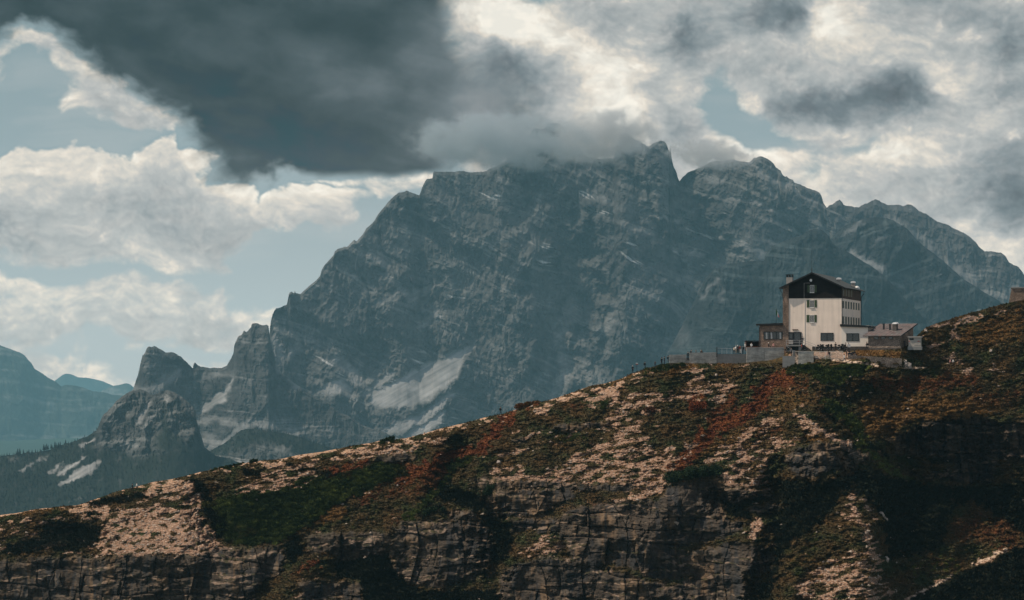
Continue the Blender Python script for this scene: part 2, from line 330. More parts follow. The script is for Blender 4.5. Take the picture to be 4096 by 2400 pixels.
def mount_funcs(spec):
    dip, amp, sed = spec.get('dip', 0.3), spec.get('amp', 55), spec.get('seed', 0)
    scree = spec.get('scree', []); rock = spec.get('rock', (.115, .115, .115)); veg = spec.get('veg'); vegc = spec.get('vegc', (.013, .018, .014))
    smoothp = spec.get('soft', [])
    S = np.zeros(CUU.shape, np.float32)
    for fn, s_, k, val in scree:
        p = PL(fn, s_)
        S = np.maximum(S, val * (polyf(p, k) if k < 100 else strokef(p, k - 100)))
    W = np.zeros(CUU.shape, np.float32)
    for p, k in (veg or []): W = np.maximum(W, polyf(p, k))
    km = spec.get('scale', 1.0)
    def q_(U, V): return (V - dip * U) + fbm(U / 520, V / 420, 3, sed + 3) * 40 * km + fbm(U / 60, V / 40, 4, sed + 4) * 5
    def masks(U, V):
        wu = fbm(U / 40, V / 40, 4, sed + 8) * 16; wv = fbm(U / 40, V / 40, 4, sed + 9) * 12
        return samp(S, U + wu, V + wv), samp(W, U + wu, V + wv)
    def strat(U, V):
        q = q_(U, V)
        a = gnoise(q / 46, U / 1500, sed + 11) + .7 * gnoise(q / 19, U / 500, sed + 12) + .7 * gnoise(q / 9.5, U / 300, sed + 13) + .5 * gnoise(q / 5.0, U / 160, sed + 14)
        return a
    def cotf(U, V):
        s, w_ = masks(U, V); a = strat(U, V); n = fbm(U / 150, V / 190, 5, sed + 20)
        c = spec.get('cot', .42) + .9 * ss(.15, .75, a + .35 * n) + 0.35 * n
        c = np.clip(c, .06, 1.7)
        c = c * (1 - s) + 1.45 * s; c = c * (1 - w_) + (1.3 + .3 * n) * w_
        return c
    def dispf(U, V, X, Y, Z, cot):
        s, w_ = masks(U, V)
        wx = fbm(U / 130, V / 200, 4, sed + 30) * .5
        r1 = ridged(U / (170 * km) + wx, V / (330 * km) - U / 700, 5, sed + 31) * .34
        r2 = ridged(U / (46 * km) + wx * 2, V / (120 * km), 5, sed + 36) * .11
        r3 = fbm(U / 16, V / 22, 4, sed + 41) * .06
        d1, e1 = layers(X + Z * .1, Z + dip * X, 34 * km, sed + 1, 1, 4)
        d2, e2 = layers(X, Z + dip * X, 13 * km, sed + 2, 1, 3)
        d = r1 + r2 + r3 + (d1 - .5) * .05 + (d2 - .5) * .03 - e1 * .01 - e2 * .005
        soft = (1 - .92 * s) * (1 - .8 * w_)
        st = 0
        m = spec.get('macro')
        return amp * (d * soft + st) + (m(U, V) if m else 0)
    def colf(U, V, X, Y, Z, cot):
        s, w_ = masks(U, V); a = strat(U, V)
        f = fbm(U / 30, V / 40, 5, sed + 50); n = fbm(U / 200, V / 160, 4, sed + 55)
        st = fbm(U / 10, V / 90, 4, sed + 58)
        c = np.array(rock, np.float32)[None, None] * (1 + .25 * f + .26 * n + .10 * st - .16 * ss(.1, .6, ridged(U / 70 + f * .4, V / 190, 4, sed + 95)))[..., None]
        c = mixc(c, np.array(spec.get('ledge', (.27, .265, .255))), ss(.10, 1.2, a * (.55 + .6 * ss(-.3, .4, n)) + .25 * n + .55 * f) * .62)
        q = q_(U, V)
        snow = ss(.62, .80, gnoise(q / 30, U / 170, sed + 70) + .35 * gnoise(q / 7, U / 60, sed + 71)) * ss(.05, .35, fbm(U / 230, V / 230, 3, sed + 75)) * spec.get('snow', 0)
        c = mixc(c, (.62, .62, .60), snow)
        pr = U * .50 + V * .87; al = U * .87 - V * .5; fs = gnoise(pr / 11, al / 260, sed + 90) + .6 * gnoise(pr / 5, al / 160, sed + 91)
        c = mixc(c, np.array(spec.get('screec', (.36, .355, .345)))[None, None] * (1 + .30 * fs)[..., None], s * (.92 + .08 * ss(-.6, .5, n + f)))
        c = mixc(c, vegc, w_ * ss(-.9, .1, f + .3 - s * 2))
        return c
    return cotf, dispf, colf
def mount(name, crest, dist, u0, u1, du, nv, vbot, jag=4, back=((30, -10), (200, -160), (700, -700)), below=None, **spec):
    a, b, c = mount_funcs(spec)
    us = np.arange(u0, u1 + 1, du)
    return sheet(name, crest, dist, us, nv, vbot, a, b, c, spec.get('mat', ROCKM), jag=jag, back=back, below=below, seed=spec.get('seed', 0))
cM1 = [(700, 1640), (900, 1560), (1000, 1450)] + PL(M3, '96 1010 101 930 108 880 115 850 130 820 190 790 197 750 200 735 215 727 226 738 230 722 236 738 260 742 300 705 330 680 360 650 368 620 380 600 405 570 430 540 436 518 450 505 480 497 500 495 520 475 535 463 548 472 560 455 580 430 598 400 610 390 630 372 640 360 660 330 680 305 700 280 720 260 740 240 770 222 805 207 840 222 870 235 880 210 885 195 900 165 910 155 938 150 942 115 1000 112 1150 112 1195 112 1215 110') + \
    PL(M5, '95 500 140 480 220 440 300 400 370 330 400 230 430 200 480 215 530 175 560 165 600 168 645 200 700 290 800 400 900 430 1000 420 1020 330 1050 250 1090 235 1150 290 1250 330 1290 305 1340 290 1365 295 1380 318 1405 325 1402 380 1418 430 1430 480 1450 515 1460 560 1472 590 1490 560 1540 520 1600 490 1700 450 1780 438 1850 425 1920 440 1975 450 2010 415 2060 408 2110 430 2150 460 2165 485 2200 510 2215 545 2235 558 2245 552 2255 568 2290 575 2295 592 2345 610 2400 640 2440 655 2480 665 2495 690 2510 740 2530 770') + [(3420, 900), (3600, 1010), (3900, 1200), (4300, 1400)]
macro_l = [(strokef(PL(M3, '900 650 1000 760'), 60), -60), (strokef(PL(M3, '1500 300 1560 700 1540 1200'), 90), -130),
           (strokef(PL(M3, '540 480 700 720'), 70), 50), (strokef(PL(M3, '870 240 1150 440 1500 560'), 50), 110), (strokef(PL(M3, '120 850 300 1000 600 1080'), 60), -60),
           (strokef(PL(M4, '640 180 690 400 860 700 950 800'), 50), -150), (strokef(PL(M4, '560 180 600 420 700 560'), 60), 130), (strokef(PL(M4, '1080 260 1200 400 1480 640'), 60), 90),
           (strokef(PL(M4, '300 560 500 900 400 1200'), 80), 120), (strokef(PL(M4, '100 600 200 1000'), 60), -120)]
MAC1 = sum(f * a * .5 for f, a in macro_l)
mount('main_massif', cM1, [(700, 6500), (1080, 6500), (1700, 6900), (2700, 7100), (3300, 7000), (4300, 6900)], 690, 4200, 3.2, 520, [(700, 1960), (1400, 1900), (2000, 1760), (2700, 1560), (4300, 1520)],
      jag=5, dip=.42, amp=85, seed=0, cot=.38, snow=.9, rock=(.135, .133, .128), ledge=(.29, .28, .265), macro=lambda U, V: samp(MAC1, U + fbm(U / 80, V / 80, 4, 300) * 45, V),
      scree=[(M3, '1170 985 1100 1012 1000 1058 850 1125 720 1190 600 1255 640 1318 740 1332 880 1300 990 1235 1080 1140 1115 1050', 9, 1.0), (M3, '690 1425 800 1385 930 1315 1030 1225 1050 1245 960 1330 880 1400 800 1440 680 1480', 9, .8), (M3, '640 1500 760 1470 860 1420 985 1330 1005 1370 900 1470 840 1510', 9, .85),
             (M3, '340 1240 400 1200 470 1175 500 1200 540 1250 600 1240 660 1180 740 1140 760 1150 680 1210 600 1262 480 1250 380 1248', 14, .8), (M3, '440 1080 480 1100 560 1180', 118, .5), (M3, '120 960 160 1080 250 1010', 114, .45),
             (M3, '790 720 830 780 860 720', 112, .5), (M3, '960 680 860 740', 110, .5), (M3, '660 780 760 740', 110, .4), (M3, '880 900 960 830', 108, .4), (M3, '1560 1260 1620 1140 1600 1060', 118, .55), (M3, '1100 540 1000 600', 112, .2),
             (M4, '1070 270 1160 340', 108, .7), (M4, '500 530 600 555 735 578', 107, .9), (M4, '930 450 1100 480 1290 550', 107, .6), (M4, '870 640 1000 690 1140 760', 110, .6), (M4, '940 740 1080 795', 107, .6), (M4, '640 290 670 330', 105, .8), (M4, '1190 370 1215 395', 105, .8), (M4, '750 735 800 745', 106, .8), (M4, '630 710 660 725', 106, .6),
             (M4, '360 320 430 345', 105, .7), (M4, '830 345 910 360', 110, .5), (M4, '1270 370 1330 430', 104, .7), (M4, '990 590 1060 600', 106, .3), (M4, '1400 560 1480 650', 110, .4), (M4, '200 440 330 480', 110, .35), (M4, '120 1000 40 1220', 118, .35), (M4, '200 900 330 1050 300 1150', 122, .25)])
cM2 = PL(M4, '1380 560 1440 520 1470 510 1485 495 1500 490 1520 475 1540 465 1555 478 1560 490 1590 498 1605 500 1618 505 1640 510 1660 498 1690 480 1710 468 1730 462 1750 470 1760 480 1790 490 1830 488 1860 490 1880 496 1900 488 1915 487 1935 500 1960 525 1985 535 2000 540 2060 580 2100 592 2150 620 2200 645 2240 670 2265 690 2280 715 2310 740 2350 737 2395 745 2420 765 2440 800 2465 812 2490 820 2505 840 2520 870') + [(4200, 1190), (4500, 1380), (4900, 1500)]
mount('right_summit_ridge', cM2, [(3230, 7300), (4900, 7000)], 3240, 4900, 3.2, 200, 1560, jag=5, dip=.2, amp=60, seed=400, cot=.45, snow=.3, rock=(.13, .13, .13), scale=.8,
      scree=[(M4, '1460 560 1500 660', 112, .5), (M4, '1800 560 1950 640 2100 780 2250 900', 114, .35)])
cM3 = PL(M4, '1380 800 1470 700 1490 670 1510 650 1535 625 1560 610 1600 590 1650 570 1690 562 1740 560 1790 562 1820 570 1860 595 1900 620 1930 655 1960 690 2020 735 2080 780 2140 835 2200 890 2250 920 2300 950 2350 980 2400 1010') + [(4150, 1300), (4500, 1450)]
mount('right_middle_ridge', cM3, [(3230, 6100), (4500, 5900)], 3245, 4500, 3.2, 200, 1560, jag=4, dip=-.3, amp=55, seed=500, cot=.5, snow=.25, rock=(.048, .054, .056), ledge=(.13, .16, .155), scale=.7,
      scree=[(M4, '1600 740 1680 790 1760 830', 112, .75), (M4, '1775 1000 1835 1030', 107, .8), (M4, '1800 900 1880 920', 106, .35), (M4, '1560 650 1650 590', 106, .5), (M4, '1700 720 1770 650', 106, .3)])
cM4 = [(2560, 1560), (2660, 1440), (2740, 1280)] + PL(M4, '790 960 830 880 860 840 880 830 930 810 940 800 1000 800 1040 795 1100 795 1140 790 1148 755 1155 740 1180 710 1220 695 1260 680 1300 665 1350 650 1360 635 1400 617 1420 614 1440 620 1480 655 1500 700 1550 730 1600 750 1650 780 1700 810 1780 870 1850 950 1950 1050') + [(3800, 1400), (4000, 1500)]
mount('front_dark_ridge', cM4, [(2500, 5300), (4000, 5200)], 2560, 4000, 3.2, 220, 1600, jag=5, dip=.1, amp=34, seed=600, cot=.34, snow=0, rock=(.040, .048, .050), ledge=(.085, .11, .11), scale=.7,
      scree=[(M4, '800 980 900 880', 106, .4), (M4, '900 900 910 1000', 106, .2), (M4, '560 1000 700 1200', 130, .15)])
cL1 = PL(R7, '640 420 690 360 715 345 730 300 740 270 755 200 765 160 775 150 790 120 800 112 815 115 830 110 860 128 900 150 915 146 940 150 970 170 1000 205 1035 235 1038 237 1040 210 1048 205 1060 215 1080 225 1130 234 1180 230 1200 225 1220 215 1240 180 1255 150 1258 110 1265 90 1280 60 1300 50 1310 30 1325 38 1340 25 1350 18 1352 -2 1370 -8 1390 0 1410 2 1430 0 1442 8 1446 40 1455 100 1470 150 1480 200') + [(1130, 1500), (1250, 1580), (1450, 1700), (1700, 1800)]
mount('left_spires', cL1, [(480, 5700), (800, 5800), (1060, 5700), (1700, 5600)], 480, 1700, 2.8, 260, 1960, jag=6, dip=.05, amp=42, seed=700, cot=.42, snow=0, rock=(.085, .085, .082), scale=.55,
      scree=[(R7, '1262 262 1240 300 1180 350 1100 420 1055 470 1080 475 1150 430 1210 400 1230 340 1262 300', 8, 1.0), (R7, '1060 520 1150 500 1300 540 1200 640 1110 660', 110, .45), (R7, '720 345 830 350 880 300 960 260', 112, .45), (R7, '1120 600 1180 680', 116, .4), (R7, '1490 210 1600 330', 112, .5), (R7, '1100 280 1240 250', 112, .3), (R7, '1560 560 1590 590', 110, .4)])
cL3 = PL(R7, '1050 760 1110 690 1150 665 1200 640 1250 600 1290 570 1330 558 1390 560 1440 565 1520 580 1600 600 1660 618 1720 640 1790 665') + [(1400, 1820), (1700, 1880)]
mount('wooded_ridge', cL3, [(780, 4700), (1700, 4600)], 780, 1600, 3.2, 110, 1980, jag=3, dip=.1, amp=30, seed=800, cot=.6, rock=(.075, .08, .078), scale=.5,
      veg=[([(700, 1800), (960, 1700), (1100, 1690), (1600, 1760), (1700, 1990), (1200, 1830), (1050, 1760), (900, 1830)], 20)], scree=[(R7, '1500 660 1600 680', 112, .3)])
cL2 = [(-600, 2030), (-300, 1950)] + PL(R7, '0 712 50 702 100 695 180 685 250 670 330 650 380 632 430 610 480 590 520 560 535 520 555 480 575 462 600 440 630 410 660 385 680 370 715 352 760 350 790 360 800 370 815 378 830 375 850 362 870 355 895 352 920 360 950 372 980 390 1010 412 1030 430 1042 445 1050 470 1055 510 1070 560 1085 610 1100 660 1130 680 1160 700') + [(950, 1850), (1100, 1950), (1400, 2060)]
mount('left_rock_dome', cL2, [(-600, 4300), (500, 4300), (1400, 4200)], -600, 1300, 2.8, 300, 2140, jag=6, dip=-.2, amp=40, seed=900, cot=.34, rock=(.070, .072, .07), ledge=(.17, .17, .16), scale=.45,
      veg=[([(-700, 1700), (0, 1780), (330, 1700), (395, 1700), (380, 1790), (470, 1800), (560, 1830), (700, 1790), (830, 1800), (1400, 1900), (1400, 2200), (-700, 2200)], 22), (PL(R7, '880 420 900 520 1000 640 1080 680 900 700 820 640 860 560'), 20)],
      scree=[(R7, '500 610 420 640 440 655 505 625', 8, .8), (R7, '460 700 400 730 300 800 310 810 420 750', 8, .8), (R7, '545 720 480 745 400 790 320 850 320 865 430 830 500 790', 9, .85), (R7, '100 790 240 710', 108, .45), (R7, '270 790 330 750', 107, .5), (R7, '870 390 900 400', 108, .7), (R7, '740 520 770 450 800 430', 108, .6), (R7, '780 540 820 490', 106, .4), (R7, '650 640 740 650', 107, .3), (R7, '360 960 450 925', 105, .3)])
cF1 = [(-900, 1180), (-300, 1280)] + PL(R7, '0 110 40 125 80 138 110 150 135 165 150 185 170 205 185 235 220 255 260 285 300 305 330 330 350 322 390 325 440 335 500 355 560 362 600 375 660 380 720 400') + [(700, 1680), (900, 1800)]
mount('far_left_mountain', cF1, [(-900, 15500), (900, 16200)], -900, 900, 6, 120, 2050, jag=2, dip=.1, amp=60, seed=1000, cot=.9, rock=(.05, .06, .05), scale=.8)
cF3 = PL(R7, '480 420 550 350 575 340 600 330 640 322 680 313 700 320 710 330 760 360 800 420') + [(760, 1700)]
mount('distant_ridge', cF3, [(300, 22000), (800, 22000)], 330, 800, 6, 40, 1900, jag=2, dip=.1, amp=60, seed=1100, cot=1.0, rock=(.06, .07, .06), scale=.8)
cF2 = PL(R7, '200 360 260 320 295 300 320 280 345 265 360 262 380 265 420 280 480 285 560 305 605 325 700 360 800 420')
mount('farthest_peaks', cF2, [(100, 29000), (700, 29000)], 140, 640, 6, 40, 1900, jag=2, dip=.1, amp=60, seed=1200, cot=1.0, rock=(.06, .07, .06), scale=.8)
# valley ground, one sheet under everything
gx = np.linspace(-13000, 13000, 60); gy = np.linspace(-600, 33000, 80); GXX, GYY = np.meshgrid(gx, gy)
gz = -520 + 14 * fbm(GXX / 900, GYY / 900, 4, 1300)
o = gridmesh('ground', np.stack([GXX, GYY, gz], -1), np.broadcast_to(np.array((.03, .045, .022), np.float32), GXX.shape + (3,)) * (1 + .3 * fbm(GXX / 500, GYY / 500, 4, 1310))[..., None], ROCKM, True)
tag(o, kind='structure')

def cloud_bank(name, u, v, y, wu, wv, depth, col, dens, seed, rot=0, nscale=1.6):
    m = bpy.data.materials.new('cloud_vapour'); m.use_nodes = True; t = m.node_tree; t.nodes.clear(); L = t.links.new
    out = t.nodes.new('ShaderNodeOutputMaterial'); pv = t.nodes.new('ShaderNodeVolumePrincipled'); tc = t.nodes.new('ShaderNodeTexCoord')
    ln = t.nodes.new('ShaderNodeVectorMath'); ln.operation = 'LENGTH'; nz = t.nodes.new('ShaderNodeTexNoise'); nz.inputs['Scale'].default_value = nscale; nz.inputs['Detail'].default_value = 5; nz.inputs['Roughness'].default_value = .6
    mp = t.nodes.new('ShaderNodeMapping'); mp.inputs['Location'].default_value = (seed * 3.1, seed * 1.7, seed); mp.inputs['Scale'].default_value = (wu / wv * .8, 1, 1)
    m1 = t.nodes.new('ShaderNodeMath'); m1.operation = 'MULTIPLY_ADD'; m1.inputs[1].default_value = 3.4; m1.inputs[2].default_value = -1.05
    m2 = t.nodes.new('ShaderNodeMath'); m2.operation = 'SUBTRACT'; mr = t.nodes.new('ShaderNodeMapRange'); mr.interpolation_type = 'SMOOTHSTEP'; mr.inputs[1].default_value = -.35; mr.inputs[2].default_value = .55; mr.inputs[3].default_value = 0; mr.inputs[4].default_value = dens
    fe = t.nodes.new('ShaderNodeMapRange'); fe.interpolation_type = 'SMOOTHSTEP'; fe.inputs[1].default_value = .98; fe.inputs[2].default_value = .6; mu = t.nodes.new('ShaderNodeMath'); mu.operation = 'MULTIPLY'
    L(tc.outputs['Object'], ln.inputs[0]); L(tc.outputs['Object'], mp.inputs[0]); L(mp.outputs[0], nz.inputs['Vector']); L(nz.outputs[0], m1.inputs[0]); L(m1.outputs[0], m2.inputs[0]); L(ln.outputs['Value'], m2.inputs[1]); L(m2.outputs[0], mr.inputs[0])
    L(ln.outputs['Value'], fe.inputs[0]); L(mr.outputs[0], mu.inputs[0]); L(fe.outputs[0], mu.inputs[1]); L(mu.outputs[0], pv.inputs['Density'])
    pv.inputs['Color'].default_value = (*col, 1); pv.inputs['Anisotropy'].default_value = .0; L(pv.outputs[0], out.inputs['Volume'])
    bm = bmesh.new(); bmesh.ops.create_icosphere(bm, subdivisions=3, radius=1.0); me = bpy.data.meshes.new(name); bm.to_mesh(me); bm.free(); me.materials.append(m)
    o = bpy.data.objects.new(name, me); COL.objects.link(o); o.location = ((u - 2048) / F * y, y, (VH - v) / F * y); o.scale = (wu / F * y, depth, wv / F * y); o.rotation_euler = (0, math.radians(rot), 0); tag(o, kind='stuff')
cloud_bank('summit_cloud', 2000, 560, 6350, 470, 150, 170, (.84, .88, .90), .022, 1, rot=1, nscale=2.1)
cloud_bank('summit_cloud', 2410, 545, 6450, 290, 140, 150, (.98, .97, .96), .03, 2, rot=-6, nscale=2.4)
cloud_bank('summit_cloud', 2840, 612, 6800, 240, 80, 120, (.98, .97, .96), .024, 3, rot=6, nscale=2.4)

# unseen cloud added to keep the big massif in shade: it hangs above and to the left of it, higher than the picture reaches
def shading_cloud():
    m = bpy.data.materials.new('shading_cloud_vapour'); m.use_nodes = True; t = m.node_tree; t.nodes.clear(); out = t.nodes.new('ShaderNodeOutputMaterial'); pv = t.nodes.new('ShaderNodeVolumePrincipled')
    pv.inputs['Color'].default_value = (.85, .87, .88, 1); pv.inputs['Density'].default_value = .0013; t.links.new(pv.outputs[0], out.inputs['Volume'])
    n = 96; a, b = np.meshgrid(np.linspace(0, 2 * np.pi, n), np.linspace(0, np.pi, 48)); x = np.cos(a) * np.sin(b); y = np.sin(a) * np.sin(b); z = np.cos(b)
    k = 1 + .16 * fbm(x * 2.2 + 5, y * 2.2 + z, 5, 1400)
    P = np.stack([-650 + 2100 * x * k, 6350 + 1500 * y * k, 1780 + 270 * z * (1 + .5 * fbm(x * 3, y * 3, 4, 1410))], -1)
    tag(gridmesh('cloud_bank', P, None, m, True), kind='stuff')
shading_cloud()
# ================================================================ the near slope
cFG = [(-900, 2330), (-500, 2210), (0, 2061), (150, 2040), (325, 2015), (450, 1975), (553, 1944), (683, 1915), (829, 1885), (900, 1868), (975, 1853), (1090, 1838), (1203, 1820), (1330, 1797), (1463, 1776), (1545, 1762), (1625, 1752), (1700, 1735), (1788, 1707), (1870, 1690), (1950, 1668), (2010, 1655), (2060, 1640), (2113, 1622), (2178, 1602), (2260, 1580), (2341, 1554), (2420, 1535), (2487, 1514), (2536, 1490),
       (2600, 1471), (2650, 1457), (2680, 1452), (2760, 1453), (2860, 1455), (2950, 1454), (3010, 1448), (3090, 1440), (3132, 1425), (3150, 1405), (3180, 1403), (3300, 1403), (3480, 1401), (3560, 1399), (3605, 1394), (3640, 1378), (3660, 1350), (3681, 1330), (3700, 1313), (3725, 1301), (3760, 1290), (3798, 1278), (3840, 1265), (3886, 1250), (3973, 1227), (4029, 1212), (4096, 1201), (4300, 1165), (4700, 1110)]
dFG = [(-900, 560), (0, 545), (2000, 515), (2660, 502), (2900, 500.3), (2990, 498.2), (3140, 498.2), (3480, 492.3), (3605, 489.2), (3690, 499), (3800, 507), (4096, 524), (4700, 545)]
cliffs = [(R7, '-300 1290 0 1265 110 1262 200 1250 480 1245 520 1260 640 1245 740 1235 880 1240 1060 1240 1180 1200 1300 1195 1320 1300 1320 1500 -300 1500', 14),
          (R7, '1310 1200 1500 1190 1530 1260 1490 1330 1400 1400 1330 1480 1310 1400', 12),
          (R6, '20 950 180 935 500 930 540 945 550 1010 500 1080 380 1075 230 1110 200 1060 60 1050', 12),
          (R6, '565 900 620 865 900 862 1010 860 1080 870 1130 920 1140 1040 1100 1120 1060 1200 900 1250 820 1270 640 1230 550 1150 540 1020', 12),
          (R6, '0 1225 360 1235 370 1340 0 1340', 14),
          (R6, '1090 675 1250 680 1400 672 1600 672 1640 690 1580 760 1470 790 1460 830 1350 840 1130 838 1100 740', 9),
          (R6, '880 815 1020 800 1040 850 890 860', 9), (R6, '1000 620 1090 600 1260 625 1440 625 1560 640 1700 650 1840 650 1980 655 2040 660 1960 680 1800 690 1500 668 1090 672', 6),
          (R6, '1250 860 1400 850 1410 900 1260 930', 8), (R6, '1410 850 1540 850 1540 930 1400 935', 8),
          (R6, '1600 785 1860 768 2010 745 2130 735 2180 690 2280 640 2380 625 2520 620 2560 940 2560 1380 1180 1380 1190 1150 1280 1110 1450 1075 1600 1080 1590 1020 1530 990 1530 890 1550 850', 10),
          (R5, '480 800 660 770 700 800 860 815 1000 830 1005 870 900 880 790 910 760 900 740 940 600 920 450 900 380 870 390 800', 8),
          (R5, '-20 900 330 890 560 920 660 940 750 980 850 1010 900 1050 760 1090 800 1130 1005 1180 1015 1290 960 1330 850 1340 870 1500 -20 1500', 12),
          (R5, '1095 612 1170 590 1240 560 1330 535 1420 560 1520 592 1590 620 1585 645 1520 680 1500 705 1330 715 1250 760 1150 735 1110 700', 8),
          (R5, '1700 530 1760 500 1850 455 1950 415 2100 400 2290 400 2370 430 2600 410 2600 640 2350 640 2340 700 2300 780 2100 785 1900 745 1960 720 2100 690 2060 660 1900 625 1750 610', 12),
          (R5, '870 930 1070 905 1070 940 960 970 860 960', 6), (R6, '1480 320 1560 290 1700 290 1840 280 1830 300 1690 318 1560 328', 5), (R6, '1250 380 1330 370 1350 400 1270 410', 5),
          (R6, '440 490 600 470 700 470 690 500 560 520 450 512', 6), (R4, '1380 1150 1500 1130 1720 1150 1700 1170 1400 1170', 5)]
CL = np.zeros(CUU.shape, np.float32)
for fn, s_, k in cliffs: CL = np.maximum(CL, polyf(PL(fn, s_), k))
holes_ = [(R6, '1360 1000 1440 950 1530 960 1590 1030 1600 1070 1430 1085 1290 1110 1190 1180 1200 1110 1290 1060', 8), (R6, '1150 850 1240 860 1250 940 1400 940 1380 1010 1290 1060 1200 1120 1150 1060', 10),
          (R5, '860 1000 960 985 980 1000 930 1040 990 1080 970 1120 880 1110 800 1130 540 1190 400 1180 700 1120 850 1080', 6), (R5, '660 850 740 960 770 1010 890 1010 880 950 790 930', 8), (R5, '0 1265 80 1270 210 1300 340 1360 420 1360 560 1320 560 1340 420 1385 300 1370 180 1320 0 1290', 4)]
for fn, s_, k in holes_: CL = CL * (1 - polyf(PL(fn, s_), k))
def paint(items):
    f = np.zeros(CUU.shape, np.float32)
    for fn, kind, s_, r, val in items:
        p = PL(fn, s_); f = np.maximum(f, val * (polyf(p, r) if kind == 'p' else strokef(p, r)))
    return f
